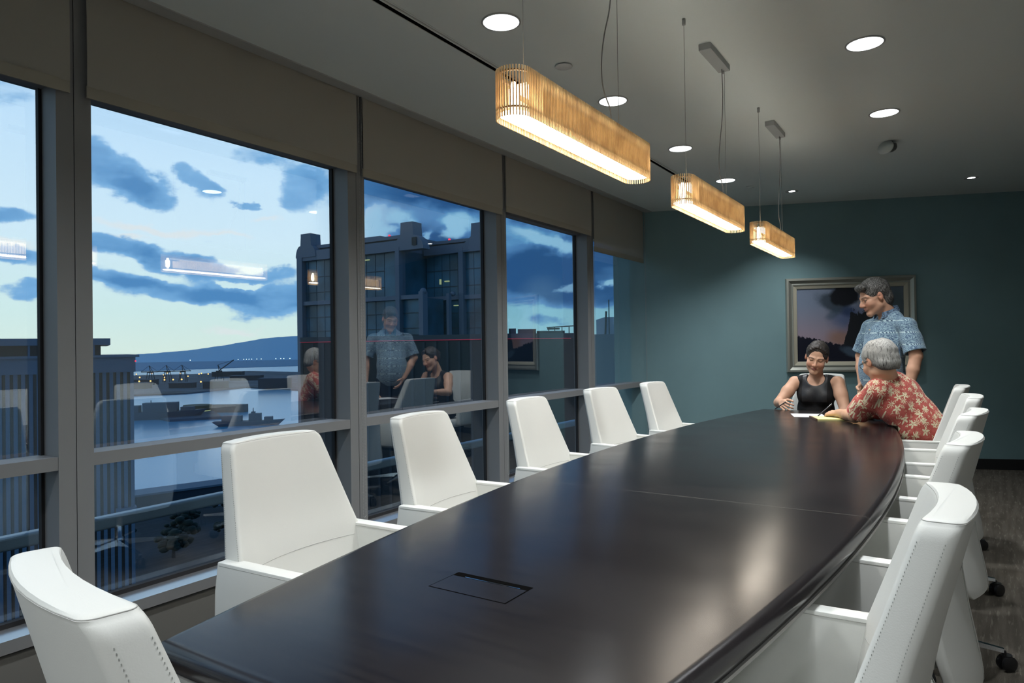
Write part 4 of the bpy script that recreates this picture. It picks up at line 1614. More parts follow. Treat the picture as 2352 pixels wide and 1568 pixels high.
# ---- man in the red floral shirt
def person_red():
    base = np.array((-.28, 5.06, 0.0))
    t = empty('person', tuple(base), label='grey-haired man in a red floral shirt, seated and leaning on the table, writing', cat='person')
    fw = nrm((-.895, .445, 0))
    lf = np.array((-.445, -.895, 0))
    pel = np.array((-.235, 5.06, .575))
    mid = np.array((-.235, 5.03, .76))
    chest = np.array((-.330, 5.005, .905))
    neckb = np.array((-.392, 4.975, 1.040))
    lsh = np.array((-.440, 4.865, .975))
    rsh = np.array((-.330, 5.155, .975))
    lel = np.array((-.583, 4.990, .795))
    lwr = np.array((-.712, 5.225, .793))
    rel = np.array((-.520, 5.270, .790))
    rwr = np.array((-.655, 5.400, .785))
    fr = Frame((-.432, 4.925, 1.158), (-.70, .64, -.33), (-.25, .15, .95), 1.10)
    F = Field((-1.05, 4.68, -.01), (-.02, 5.56, 1.34), .0045)
    add_head(F, fr)
    F.cap(fr(0, -.030, -.055), neckb, .056, .062, .02)
    ax = nrm(chest - mid)
    xx = nrm(np.cross(fw, ax))
    yy = np.cross(ax, xx)
    R = np.array([xx, yy, ax])
    F.ell(chest, (.160, .100, .17), R, .03)
    F.ell(mid, (.145, .115, .17), R, .03)
    F.ell(pel, (.155, .125, .11), None, .03)
    F.cap(neckb, lsh, .055, .050, .03)
    F.cap(neckb, rsh, .055, .050, .03)
    F.chain([lsh, lel], [.050, .040], .02)
    F.chain([lel, lel * .62 + lwr * .38, lwr], [.038, .039, .026], .012)
    F.chain([rsh, rel], [.050, .040], .02)
    F.chain([rel, rel * .6 + rwr * .4, rwr], [.038, .038, .027], .012)
    tips = add_hand(F, lwr, nrm((-.75, .62, -.10)), (.25, .2, -.95), 1, 1.05, thumb=.9,
                    curls=[(.55, .75, .5), (.65, .85, .5), (.75, .9, .6), (.8, 1.0, .6)])
    add_hand(F, rwr, nrm((-.8, .45, -.05)), (0, 0, -1), -1, 1.0, curl=(.15, .2, .2))
    hips = [pel + lf * .09, pel - lf * .09]
    knees = [np.array((-.66, 5.02, .555)), np.array((-.64, 5.26, .555))]
    ank = [np.array((-.70, 5.00, .10)), np.array((-.68, 5.28, .10))]
    leg_pair(F, hips, knees, ank, (.080, .055, .038))
    F.mesh('body', skin_mat('skin_light_brown'), t, head_color(fr, (.57, .33, .21), (.40, .17, .14), (.12, .10, .08), False))
    G = Field((-.82, 4.68, .46), (-.02, 5.42, 1.12), .004)
    G.ell(chest, (.184, .128, .190), R, .04)
    G.ell(mid, (.170, .142, .190), R, .04)
    G.ell(pel, (.178, .148, .125), None, .04)
    for q in (lsh, rsh):
        G.cap(neckb + np.array((.02, 0, -.03)), q, .062, .064, .03)
    for a, b, fl in ((lsh, lel, .84), (rsh, rel, .84)):
        c = a + (b - a) * fl
        G.chain([a, a * .45 + c * .55, c], [.066, .068, .074], .035)
    G.wobble(.0028, 30, 11)
    for a, b in ((lsh, lel), (rsh, rel)):
        d = nrm(b - a)
        c = a + (b - a) * .80
        G.cap(c, c + d * .15, .056, .060, .004, 'sub')
        sl, X, Y, Z = G.box(c - .12, c + .14)
        e = a + (b - a) * .90
        dd = ((X - e[0]) * d[0] + (Y - e[1]) * d[1] + (Z - e[2]) * d[2]).astype(np.float32)
        rad = np.sqrt((X - c[0]) ** 2 + (Y - c[1]) ** 2 + (Z - c[2]) ** 2)
        G.f[sl] = np.where((rad < .12) & (dd > -.02), np.maximum(G.f[sl], dd), G.f[sl])
    # keep the cloth off the table and the seat
    sl, X, Y, Z = G.box((-.82, 4.68, .60), (-.30, 5.42, .80))
    dtab = np.maximum(X + .33, Z - .757) + Y * 0
    G.f[sl] = np.maximum(G.f[sl], -dtab.astype(np.float32))
    G.cut((0, 0, .475), (0, 0, -1))
    nk = neckb + fw * .012
    G.cap(nk + np.array((0, 0, -.02)), nk + np.array((0, 0, .12)) + fw * .05, .064, .085, .006, 'sub')
    red = red_shirt()
    sh = G.mesh('shirt', red, t)
    m = MB()
    rings = []
    rt = np.cross(fw, (0, 0, 1))
    for i in range(23):
        a = math.radians(-150 + 300 * i / 22)
        dx, dy = math.sin(a), -math.cos(a)
        c = nk + rt * dx * .072 + fw * (dy * .070 + .006) + np.array((0, 0, -.010 + .016 * math.cos(a)))
        outw = rt * dx + fw * dy
        rings.append([tuple(c - base + np.array((0, 0, .026))), tuple(c - base + outw * .006 + np.array((0, 0, .028))), tuple(c - base + outw * .024 + np.array((0, 0, -.008))), tuple(c - base + outw * .016 + np.array((0, 0, -.012))), tuple(c - base + outw * .001 + np.array((0, 0, -.010)))])
    m.loft(rings)
    m.out('collar', red, sh, auto=60)
    sh.children[-1].location = tuple(base)
    Q = Field((-.90, 4.80, .03), (-.02, 5.50, .72), .006)
    Q.ell(pel + np.array((0, 0, -.02)), (.165, .135, .088), None, .02)
    for h_, kn, an in zip(hips, knees, ank):
        Q.chain([h_ + np.array((0, 0, -.015)), kn, an + np.array((0, 0, -.04))], [.088, .072, .060], .02)
    Q.cut((0, 0, .468), (0, 0, 1)) if False else None
    Q.cut((0, 0, .05), (0, 0, -1))
    Q.mesh('trousers', NAVY, t)
    shoes(t, ank, [fw, fw], SHOE)
    Hh = Field(fr.o - .18, fr.o + .18, .0035)
    s = fr.s
    Hh.ell(fr(0, -.022, .036), np.array((.086, .106, .092)) * s, fr.R, .01)
    Hh.ell(fr(0, -.062, -.020), np.array((.074, .056, .072)) * s, fr.R, .02)
    Hh.ell(fr(0, .092, -.022), np.array((.064, .066, .088)) * s, fr.R, .012, 'sub')
    for sx in (-1, 1):
        Hh.ell(fr(sx * .080, .026, -.050), np.array((.03, .045, .055)) * s, fr.R, .01, 'sub')
        Hh.ell(fr(sx * .090, -.004, -.006), np.array((.022, .022, .030)) * s, fr.R, .006, 'sub')
    Hh.cap(fr(0, .01, -.15), fr(0, -.03, -.095), .10 * s, .062 * s, .008, 'sub')
    # thin spot on the crown
    Hh.ell(fr(-.005, -.045, .134), np.array((.026, .032, .020)) * s, fr.R, .006, 'sub')
    Hh.wobble(.0012, 60, 5)
    Hh.mesh('hair', hair_mat('silver_hair', (.06, .057, .052), (.46, .45, .42), .62, (95, 95, 9), 1.145), t, label='short silver-grey hair with a thin spot on the crown')
    glasses(t, fr, pbr('dark_glasses_frame', (.012, .02, .02), .3), .024, .017)
    pen('black pen in the hand of the man in the red shirt', (-.862, 5.285, .7525), (-.770, 5.345, .842))
    return t


person_red()


# ---- seated woman
def person_woman():
    base = np.array((-1.03, 6.22, 0.0))
    t = empty('person', tuple(base), label='seated woman in a sleeveless black dress with dark tied-back hair, holding a pen', cat='person')
    fw = np.array((.0, -1.0, 0))
    lf = np.array((1.0, 0, 0))
    pel = np.array((-1.03, 6.30, .565))
    mid = np.array((-1.028, 6.26, .72))
    chest = np.array((-1.015, 6.225, .865))
    neckb = np.array((-1.012, 6.215, .985))
    rsh = np.array((-1.178, 6.200, .948))
    lsh = np.array((-.848, 6.200, .952))
    rel = np.array((-1.282, 6.060, .782))
    rwr = np.array((-1.222, 5.860, .797))
    lel = np.array((-.782, 6.100, .735))
    lwr = np.array((-.880, 5.960, .590))
    fr = Frame((-.990, 6.110, 1.158), (.06, -.93, -.30), (.22, -.28, .93), 1.07)
    F = Field((-1.42, 5.62, -.01), (-.66, 6.50, 1.33), .0042)
    add_head(F, fr, True)
    F.cap(fr(0, -.028, -.050), neckb, .048, .056, .02)
    F.ell(chest, (.142, .098, .13), None, .03)
    F.ell(mid, (.130, .105, .15), None, .03)
    F.ell(pel, (.165, .125, .105), None, .03)
    for sx in (-1, 1):
        F.ell(chest + np.array((sx * .065, -.058, -.03)), (.062, .055, .062), None, .03)
    F.cap(neckb + np.array((0, .0, -.035)), lsh, .046, .046, .03)
    F.cap(neckb + np.array((0, .0, -.035)), rsh, .046, .046, .03)
    F.chain([rsh, rsh * .55 + rel * .45, rel], [.050, .050, .040], .02)
    F.chain([rel, rel * .6 + rwr * .4, rwr], [.039, .037, .025], .015)
    F.chain([lsh, lsh * .55 + lel * .45, lel], [.050, .050, .041], .02)
    F.chain([lel, lel * .6 + lwr * .4, lwr], [.040, .037, .025], .015)
    add_hand(F, rwr, nrm((.38, -.90, -.10)), (.75, .25, -.45), -1, .95, thumb=.9,
             curls=[(.55, .8, .5), (.6, .8, .5), (.45, .6, .4), (.35, .5, .4)])
    add_hand(F, lwr, nrm((-.5, -.6, -.2)), (0, 0, -1), 1, .95, curl=(.3, .3, .3))
    hips = [pel + lf * .085, pel - lf * .085]
    knees = [np.array((-.93, 5.90, .52)), np.array((-1.13, 5.90, .52))]
    ank = [np.array((-.94, 5.93, .10)), np.array((-1.12, 5.93, .10))]
    leg_pair(F, hips, knees, ank, (.080, .050, .034))
    F.mesh('body', skin_mat('skin_warm'), t, head_color(fr, (.64, .37, .245), (.46, .16, .14), (.05, .03, .025), False, True))
    G = Field((-1.30, 5.80, .40), (-.76, 6.50, 1.06), .004)
    G.ell(chest, (.158, .113, .145), None, .03)
    G.ell(mid, (.146, .120, .16), None, .03)
    G.ell(pel, (.176, .137, .112), None, .03)
    for sx in (-1, 1):
        G.ell(chest + np.array((sx * .065, -.060, -.03)), (.070, .064, .070), None, .03)
        G.cap(neckb + np.array((sx * .070, .0, -.020)), np.array((neckb[0] + sx * .140, neckb[1], neckb[2] - .036)), .054, .057, .03)
    for kn, hp in zip(knees, hips):
        G.cap(hp, kn * .8 + hp * .2, .098, .075, .05)
    G.wobble(.0014, 40, 3)
    nk = neckb
    G.cap(nk + np.array((.004, -.058, .004)), nk + np.array((.004, -.13, .10)), .070, .12, .006, 'sub')
    G.cap(nk + np.array((0, .02, .0)), nk + np.array((0, 0, .15)), .062, .09, .006, 'sub')
    for sx, shp in ((-1, rsh), (1, lsh)):
        G.cap(shp + np.array((sx * .030, 0, .02)), shp + np.array((sx * .045, 0, -.12)), .050, .050, .006, 'sub')
        G.cut(shp + np.array((sx * .012, 0, 0)), (sx, 0, 0))
    G.cut((0, 0, .468), (0, 0, -1))
    dm = pbr('black_dress', (.011, .011, .012), .75, spec=.3)
    tt = NT(dm.node_tree)
    b = tt.n['Principled BSDF']
    co = tt.node('ShaderNodeTexCoord').outputs['Object']
    sp = tt.node('ShaderNodeSeparateXYZ', ins={0: co})
    ax_ = tt.math('ABSOLUTE', tt.math('ADD', sp.outputs[0], 1.015))
    panel = tt.math('MULTIPLY', tt.rng(ax_, .098, .094), tt.rng(sp.outputs[2], .79, .795))
    nz = tt.node('ShaderNodeTexNoise', ins={'Vector': co, 'Scale': 140.0, 'Detail': 3.0})
    tt.l.new(tt.rng(panel, 0, 1, .8, .34), b.inputs['Roughness'])
    tt.l.new(tt.mix(panel, (.010, .010, .011), (.030, .031, .034)), b.inputs['Base Color'])
    bp = tt.node('ShaderNodeBump', ins={'Height': nz.outputs['Fac'], 'Strength': .5, 'Distance': .002})
    tt.l.new(bp.outputs[0], b.inputs['Normal'])
    G.mesh('dress', dm, t)
    shoes(t, ank, [fw, fw], SHOE)
    Hh = Field(fr.o - .17, fr.o + .17, .0035)
    s = fr.s
    Hh.ell(fr(0, -.022, .036), np.array((.082, .103, .094)) * s, fr.R, .01)
    Hh.ell(fr(0, -.060, .005), np.array((.070, .062, .075)) * s, fr.R, .02)
    Hh.ell(fr(0, -.125, .020), np.array((.034, .034, .034)) * s, fr.R, .012)
    Hh.ell(fr(0, .104, -.004), np.array((.068, .062, .090)) * s, fr.R, .022, 'sub')
    for q in range(9):
        aa = -1.2 + 2.4 * q / 8
        Hh.ell(fr(.058 * math.sin(aa), .050 - .010 * abs(aa), .104 - .030 * abs(aa) ** 1.5), np.array((.015, .022, .012)) * s, fr.R, .008)
    for sx in (-1, 1):
        Hh.ell(fr(sx * .074, .030, -.055), np.array((.032, .045, .055)) * s, fr.R, .01, 'sub')
        Hh.ell(fr(sx * .084, -.002, -.010), np.array((.018, .016, .026)) * s, fr.R, .006, 'sub')
    Hh.cap(fr(0, .01, -.14), fr(0, -.03, -.085), .09 * s, .056 * s, .008, 'sub')
    Hh.wobble(.0016, 110, 9)
    Hh.mesh('hair', hair_mat('dark_brown_hair', (.010, .008, .007), (.075, .060, .050), .35, (60, 120, 60)), t, label='dark brown hair pulled back')
    pen('black pen held by the seated woman', (-1.252, 5.745, .752), (-1.165, 5.765, .815))
    return t


person_woman()

# ---- papers on the table
t = mesh_obj('paper_sheet', [(x, y, TT + z) for z in (.0004, .0016) for x, y in ((-1.075, 5.470), (-1.005, 5.235), (-.800, 5.300), (-.870, 5.535))],
             [(3, 2, 1, 0), (4, 5, 6, 7), (0, 1, 5, 4), (1, 2, 6, 5), (2, 3, 7, 6), (3, 0, 4, 7)], MAT['paper'], label='white sheet of paper on the table in front of the woman', cat='paper')
lp = empty('legal_pad', (-.862, 5.175, TT), math.radians(21), label='yellow lined writing pad with a brown bound edge beside the white sheet', cat='notepad')
MB().box(0, .295, -.105, .105, .0004, .009).out('pages', MAT['legal'], lp)
MB().box(-.012, .0, -.106, .106, .0004, .0105).out('binding', MAT['binding'], lp)


# ------------------------------------------------------------------ outside
def town(l, F, z):
    """street-grid coordinates: l across, F away from the window wall corner, z above the room floor"""
    return (l * _r.x - F * math.sin(YAW), l * _r.y + F * math.cos(YAW), z)


def T(m, l0, l1, F0, F1, z0, z1):
    """box aligned with the town grid"""
    vs = [town(l, F, z) for z in (z0, z1) for F in (F0, F1) for l in (l0, l1)]
    return m.add(vs, [(0, 2, 3, 1), (4, 5, 7, 6), (0, 1, 5, 4), (2, 6, 7, 3), (0, 4, 6, 2), (1, 3, 7, 5)])


def wallbox(m, a, b, z0, z1, t0, t1):
    """upright slab between plan points a and b (town l,F), z0..z1, pushed t0..t1 away from the viewer"""
    a, b = Vector(a), Vector(b)
    d = (b - a).normalized()
    n = Vector((-d.y, d.x))
    vs = []
    for z in (z0, z1):
        for tt in (t0, t1):
            for p in (a, b):
                q = p + n * tt
                vs.append(town(q.x, q.y, z))
    return m.add(vs, [(0, 2, 3, 1), (4, 5, 7, 6), (0, 1, 5, 4), (2, 6, 7, 3), (0, 4, 6, 2), (1, 3, 7, 5)])


SEA = -80.0
MAT['sea'] = pbr('harbour_water', (.08, .38, .56), .22, spec=.35, bump=(.05, .25))  # blue of the reflected sky is put into the base colour
MAT['land'] = pbr('harbour_land', (.055, .08, .105), .9, noise=(.012, .5))
MAT['hill'] = pbr('hazed_hillside', (.40, .62, .76), 1.0)  # distance haze is put into this pale blue colour
MAT['near_land'] = pbr('dark_shore', (.020, .030, .035), .95, noise=(.03, .6))
MAT['concrete'] = pbr('tower_concrete', (.17, .19, .235), .75)
MAT['tower_glass'] = pbr('tower_glass', (.030, .125, .185), .35, spec=.4, noise=(.25, .45))
MAT['tower_bar'] = pbr('tower_bar', (.018, .05, .08), .5)
MAT['dark_bldg'] = pbr('dark_facade', (.020, .024, .028), .7)
MAT['stripe_light'] = pbr('fin_light', (.10, .15, .22), .6)
MAT['stripe_dark'] = pbr('window_strip_dark', (.008, .014, .022), .2, spec=.7)
MAT['brown_roof'] = pbr('brown_roof', (.05, .035, .028), .8)
MAT['red'] = emission('red_neon', (1.0, .08, .20), .30)
MAT['red_lamp'] = emission('red_lamp', (1.0, .05, .1), 1.5)
MAT['sodium'] = emission('sodium_lamp', (1.0, .50, .14), 2.6)
MAT['white_lamp'] = emission('cool_lamp', (.75, .95, 1.0), 2.5)
MAT['office'] = emission('office_light', (.75, .85, .45), .45)
for _n in ('red', 'red_lamp', 'sodium', 'white_lamp', 'office'):
    MAT[_n].cycles.emission_sampling = 'NONE'
MAT['tree'] = pbr('dark_foliage', (.012, .022, .014), .9, bump=(2, .5))
MAT['ship'] = pbr('ship_grey', (.07, .09, .12), .7)
MAT['rail_blue'] = pbr('outside_rail_metal', (.22, .30, .36), .35, spec=.7)

mesh_obj('sea', [(-26000, -9000, SEA), (-40, -9000, SEA), (-40, 26000, SEA), (-26000, 26000, SEA)], [(0, 1, 2, 3)], MAT['sea'], kind='structure')


def slab(name, pts, z0, z1, mat, **kw):
    return MB().prism(pts, z0, z1).out(name, mat, **kw)


slab('far_shore', [(-3300, 600), (-2950, 1500), (-2900, 2050), (-2700, 2900), (-2500, 5200), (-5200, 9500), (-9500, 6500), (-9500, 800)], SEA, SEA + 2, pbr('hazed_shore_land', (.20, .34, .46), .95), kind='structure')  # shore colour lightened and blued to carry the distance haze
slab('harbour_land', [(-2450, 1150), (-2250, 1420), (-2330, 1680), (-1900, 1650), (-1500, 1700), (-1100, 1500), (-1080, 910), (-1310, 940), (-1240, 760), (-1300, 640), (-1500, 700), (-1900, 820)], SEA, SEA + 2.5, MAT['land'], kind='structure')
slab('near_shore', [(-390, 60), (-366, 190), (-345, 238), (-300, 330), (-330, 700), (-1000, 1400), (-300, 1500), (-45, 900), (-45, -300), (-390, -300)], SEA, SEA + 2, MAT['near_land'], kind='structure')

# mountain ridge across the bay
ridge = [(-8600, 3000, -62), (-8151, 3815, -58), (-8060, 4004, -42), (-7942, 4234, -24), (-7857, 4390, -12), (-7672, 4706, 13), (-7493, 4986, 60), (-7326, 5228, 110), (-7208, 5390, 146),
         (-7084, 5551, 165), (-6915, 5760, 180), (-6534, 6190, 205), (-5726, 6944, 160), (-4900, 7600, 60)]
fine = []
rr = random.Random(3)
for i in range(len(ridge) - 1):
    a, b = ridge[i], ridge[i + 1]
    for k in range(6):
        u = k / 6
        fine.append((a[0] + (b[0] - a[0]) * u, a[1] + (b[1] - a[1]) * u, a[2] + (b[2] - a[2]) * u + (rr.random() - .5) * 5))
vs, fs = [], []
for (x, y, z) in fine:
    k = .80
    vs += [(x * .66, y * .66, SEA), (x * k, y * k, SEA + (z - SEA) * .35), (x, y, z), (x * 1.3, y * 1.3, z * .5 - 40), (x * 1.5, y * 1.5, SEA)]
for i in range(len(fine) - 1):
    for j in range(4):
        a = i * 5 + j
        fs.append((a, a + 5, a + 6, a + 1))
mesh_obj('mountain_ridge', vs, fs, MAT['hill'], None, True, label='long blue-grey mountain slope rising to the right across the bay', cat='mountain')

# harbour cranes
crane_mat = pbr('crane_steel', (.018, .026, .036), .8)


def make_crane(label, arm):
    t = empty('harbour_crane', label=label, cat='crane', group='dock cranes on the far quay')
    m = MB()
    for sx in (-9, 9):
        for sy in (-7, 7):
            m.tube([(sx, sy, 0), (sx * .55, sy * .7, 26)], .9, 5)
    m.box(-6, 6, -5, 5, 25, 29)
    m.out('portal', crane_mat, t)
    m = MB()
    m.tube([(0, 0, 28), (-3, 0, 44)], .9, 5).tube([(6, 0, 28), (-3, 0, 44)], .7, 5)
    m.out('mast', crane_mat, t)
    m = MB()
    if arm == 0:
        m.tube([(-24, 0, 28), (20, 0, 28)], 1.2, 5).tube([(-24, 0, 28), (-3, 0, 44)], .4, 4).tube([(20, 0, 28), (-3, 0, 44)], .4, 4)
    else:
        m.tube([(0, 0, 29), (38, 0, 56)], 1.3, 5).tube([(38, 0, 56), (-3, 0, 44)], .4, 4)
    m.out('boom', crane_mat, t)
    return t


cr = make_crane('leftmost lattice dock crane on the quay beyond the striped tower', 0)
cr.location = (-1748, 971, SEA + 2.5)
cr.rotation_euler = (0, 0, YAW)
dup(cr, (-1737, 1010, SEA + 2.5), YAW, 'second dock crane from the left on the far quay')
dup(cr, (-1716, 1040, SEA + 2.5), YAW + .2, 'third dock crane from the left on the far quay')
cr2 = make_crane('dock crane with its jib raised, farthest right on the quay', 1)
cr2.location = (-1588, 1060, SEA + 2.5)
cr2.rotation_euler = (0, 0, YAW)

# harbour sheds
shed_mat = pbr('shed_walls', (.030, .042, .060), .9)
shed_roof = pbr('shed_roof', (.06, .085, .12), .8)
sheds = [(-1500, 800, 60, 25, 12, 'long low shed on the quay below the cranes'), (-1420, 860, 50, 22, 10, 'shed right of the long low one on the quay'),
         (-1330, 880, 45, 25, 14, 'tall dark warehouse near the middle of the harbour'), (-1200, 930, 60, 30, 20, 'broad warehouse beside the glass tower'),
         (-1650, 900, 60, 25, 12, 'far shed behind the cranes at left'), (-1600, 1150, 80, 30, 12, 'far shed behind the raised crane'), (-1900, 1300, 90, 30, 14, 'warehouse near the far water strip'),
         (-1120, 1080, 70, 30, 26, 'dark block just left of the glass tower')]
for (x, y, lx, ly, h, lb) in sheds:
    t = empty('harbour_shed', (x, y, SEA + 2.5), YAW, label=lb, cat='warehouse', group='warehouses on the quays')
    MB().box(-lx / 2, lx / 2, -ly / 2, ly / 2, 0, h).out('wall', shed_mat, t)
    MB().prism([(-lx / 2 - 1, -ly / 2 - 1), (lx / 2 + 1, -ly / 2 - 1), (lx / 2 + 1, ly / 2 + 1), (-lx / 2 - 1, ly / 2 + 1)], h, h + 1.5).out('roof', shed_roof, t)

# street and quay lamps
LP = [(-2107, 1127), (-1827, 986), (-2121, 1182), (-1946, 1120), (-2100, 1220), (-1752, 1010), (-2015, 1212), (-1755, 1078), (-1938, 1234), (-1854, 1202), (-1886, 1193),
      (-1595, 920), (-1584, 935), (-1573, 950), (-1400, 890), (-1581, 852), (-1566, 870)]
lamp0 = None
for i, (x, y) in enumerate(LP):
    lb = 'amber street lamp on the dark quays across the water'
    if lamp0 is None:
        lamp0 = empty('street_lamp', (x, y, SEA + 2.5), label=lb, cat='street lamp', group='amber lamps of the harbour')
        MB().tube([(0, 0, 0), (0, 0, 11)], .25, 5).out('pole', crane_mat, lamp0)
        MB().sphere((0, 0, 12), 1.9, 8, 6).out('lamp_head', MAT['sodium'], lamp0, True)
    else:
        dup(lamp0, (x, y, SEA + 2.5), 0, lb)
wl0 = None
for i, (x, y, h) in enumerate([(-4253, 2629, 22), (-4091, 2874, 22), (-4070, 2903, 12), (-4061, 2917, 11), (-4051, 2930, 11), (-4041, 2944, 11), (-4022, 2971, 13), (-4005, 2993, 12), (-3950, 3070, 10), (-3928, 3094, 10), (-3915, 3109, 10), (-3890, 3140, 14)]):
    lb = 'pale street lamp at the foot of the mountain'
    if wl0 is None:
        wl0 = empty('street_lamp', (x, y, SEA + 2), label=lb, cat='street lamp', group='pale lamps along the far shore')
        MB().tube([(0, 0, 0), (0, 0, h - 1)], .4, 5).out('pole', crane_mat, wl0)
        MB().sphere((0, 0, h), 3.0, 8, 6).out('lamp_head', MAT['white_lamp'], wl0, True)
    else:
        dup(wl0, (x, y, SEA + 2), 0, lb)


def ship(label, loc, rz, L, W, hull_h, cabs, mast):
    t = empty('ship', loc, rz, label=label, cat='ship')
    m = MB()
    rings = []
    for z, k in ((0, .82), (hull_h, 1.0)):
        rings.append([(-L / 2 * k, -W / 2 * k, z), (L * .3, -W / 2 * k, z), (L / 2 * k, 0, z + (.25 * hull_h if z else 0)), (L * .3, W / 2 * k, z), (-L / 2 * k, W / 2 * k, z)])
    m.loft(rings)
    m.out('hull', MAT['ship'], t)
    m = MB()
    for (x0, x1, z1) in cabs:
        m.box(x0, x1, -W * .32, W * .32, hull_h, z1)
    m.out('superstructure', MAT['ship'], t)
    MB().tube([(mast, 0, hull_h), (mast, 0, hull_h + 14)], [1.2, .4], 6).box(mast - 2, mast + 2, -1.5, 1.5, hull_h + 8, hull_h + 10).out('mast', MAT['ship'], t)
    return t


ship('long grey moored ship with a stepped superstructure, left in the harbour', (-815, 462, SEA), YAW + .25, 110, 22, 9, [(-45, -20, 17), (-16, 22, 20), (26, 40, 14)], -8)
ship('smaller ship with a low hull moored right of the grey ship', (-650, 470, SEA), YAW + .15, 75, 14, 5, [(-28, -8, 11), (0, 12, 13), (16, 24, 9)], 4)
ship('dark barge close to the near shore, its end showing beside a chair', (-520, 420, SEA), YAW, 60, 14, 6, [(-20, 5, 10)], 15)
t = empty('harbour_terminal', (-842, 530, SEA), YAW, label='round-fronted lit harbour terminal on piles in the water', cat='building')
MB().lathe([(16, 0), (16, 9), (17.5, 9.3), (17.5, 11)], 20).out('drum', pbr('terminal_wall', (.09, .085, .05), .8), t)
MB().box(-2, 60, 4, 18, 0, 10).out('hall', shed_mat, t)
MB().lathe([(16.2, 3), (16.2, 4.2)], 20, close=False).out('lit_windows', MAT['office'], t)
slab('quay', [(-905, 480), (-770, 450), (-745, 500), (-860, 560)], SEA, SEA + 3, MAT['land'], kind='structure')

# tall striped tower at the left
lb = empty('striped_tower', (0, 0, 0), label='high-rise at the left edge with vertical pale fins and dark window strips', cat='building')
A2, B2 = Vector((-42.4, 22.5)), Vector((-46.4, 14.0))
dd = (B2 - A2).normalized()
nn = Vector((-dd.y, dd.x))
if nn.x > 0:
    nn = -nn


def along(s, off):
    p = A2 + dd * s + nn * off
    return (p.x, p.y)


LT = 30
MB().prism([along(0, 0), along(LT, 0), along(LT, 14), along(0, 14)], SEA, .1).out('window_strips', MAT['stripe_dark'], lb)
m = MB()
sfin = 0.0
while sfin < LT - .5:
    m.prism([along(sfin, -.28), along(sfin + .19, -.28), along(sfin + .19, .02), along(sfin, .02)], SEA, .1)
    sfin += .36
m.out('fins', MAT['stripe_light'], lb)
MB().prism([along(-.1, -.35), along(LT, -.35), along(LT, 14.1), along(-.1, 14.1)], .1, 1.0).prism([along(-.3, -.5), along(LT, -.5), along(LT, 14.3), along(-.3, 14.3)], 1.0, 1.14).out('parapet', MAT['stripe_light'], lb)
m = MB()
m.prism([along(-.1, -.5), along(1.0, -.5), along(1.0, .3), along(-.1, .3)], -8.4, -8.1)
m.out('ledge', MAT['stripe_light'], lb)
ph = MB().prism([along(1.7, .5), along(LT, .5), along(LT, 9), along(1.7, 9)], 1.1, 1.75).out('roof_house', MAT['brown_roof'], lb)
MB().prism([along(1.2, .1), along(LT, .1), along(LT, 9.5), along(1.2, 9.5)], 1.75, 2.15).out('roof_slab', MAT['stripe_light'], lb)
m = MB()
for s_ in (2.0, 3.1, 5.2, 9.0, 12.5):
    m.prism([along(s_, .2), along(s_ + .10, .2), along(s_ + .10, .35), along(s_, .35)], 1.1, 1.8)
m.out('roof_columns', MAT['stripe_light'], lb)
MB().sphere(along(-.1, -.4) + (.75,), .05, 8, 6).out('warning_lamp', MAT['red_lamp'], lb)

# glass tower with curved parapets
gt = empty('glass_tower', (0, 0, 0), label='teal glass office tower with grey frames, curved parapet gables and roof stacks', cat='building')
A0, A1, A3 = (-30.9, 100.0), (-14.4, 90.1), (-11.2, 88.1)
Bk0, Bk1 = (-11.75, 94.0), (-2.8, 88.9)


def pA(u):
    return (A0[0] + (A1[0] - A0[0]) * u, A0[1] + (A1[1] - A0[1]) * u)


def pB(u):
    return (Bk0[0] + (Bk1[0] - Bk0[0]) * u, Bk0[1] + (Bk1[1] - Bk0[1]) * u)


m = MB()
wallbox(m, A0, A1, -60, 14.2, .3, 9)
wallbox(m, A1, A3, -60, 7.8, .3, 4)
wallbox(m, Bk0, Bk1, -60, 14.0, .3, 3)
wallbox(m, A1, Bk0, -60, 14.2, .3, 3)
m.out('glazing', MAT['tower_glass'], gt)
m = MB()
for z in (11.7, 9.5, 5.9, 3.9):
    wallbox(m, A0, A1, z, z + .10, .18, .4)
    wallbox(m, A1, A3, z if z < 7 else 3.0, (z if z < 7 else 3.0) + .1, .18, .4)
    wallbox(m, Bk0, Bk1, z, z + .10, .18, .4)
for k in range(1, 12):
    wallbox(m, pA(k / 12), pA(k / 12 + .002), -20, 14.1, .25, .4)
for k in range(1, 8):
    wallbox(m, pB(k / 8), pB(k / 8 + .003), -20, 13.9, .25, .4)
m.out('glazing_bars', MAT['tower_bar'], gt)
m = MB()
wallbox(m, A0, A1, 14.1, 15.5, -.35, 14)
wallbox(m, Bk0, Bk1, 13.9, 15.1, -.35, 3.2)
wallbox(m, A0, A3, 7.7, 8.25, -.25, .5)
wallbox(m, Bk0, Bk1, 7.7, 8.25, -.25, .5)
m.out('fascia', MAT['concrete'], gt)
m = MB()
for a, b, w in ((A0, (-30.0, 99.5), 0), (pA(.965), A1, 0), (pB(.56), pB(.63), 0)):
    wallbox(m, a, b, -60, 14.6, -.5, .8)
wallbox(m, (-11.6, 88.35), (-11.0, 88.0), -60, 8.6, -.6, .4)
wallbox(m, (-7.9, 90.4), (-7.55, 90.2), -60, 8.4, -1.2, -.6)
m.out('columns', MAT['concrete'], gt)
for (l, F, z, r_) in ((-11.3, 88.1, 8.6, .45), (-7.7, 90.3, 8.4, .35)):
    MB().sphere(town(l, F - .1, z), r_, 10, 8).out('column_cap', MAT['concrete'], gt, True)
m = MB()
wallbox(m, A0, A1, 15.5, 15.9, .8, 13)
wallbox(m, Bk0, Bk1, 15.1, 15.45, .8, 3)
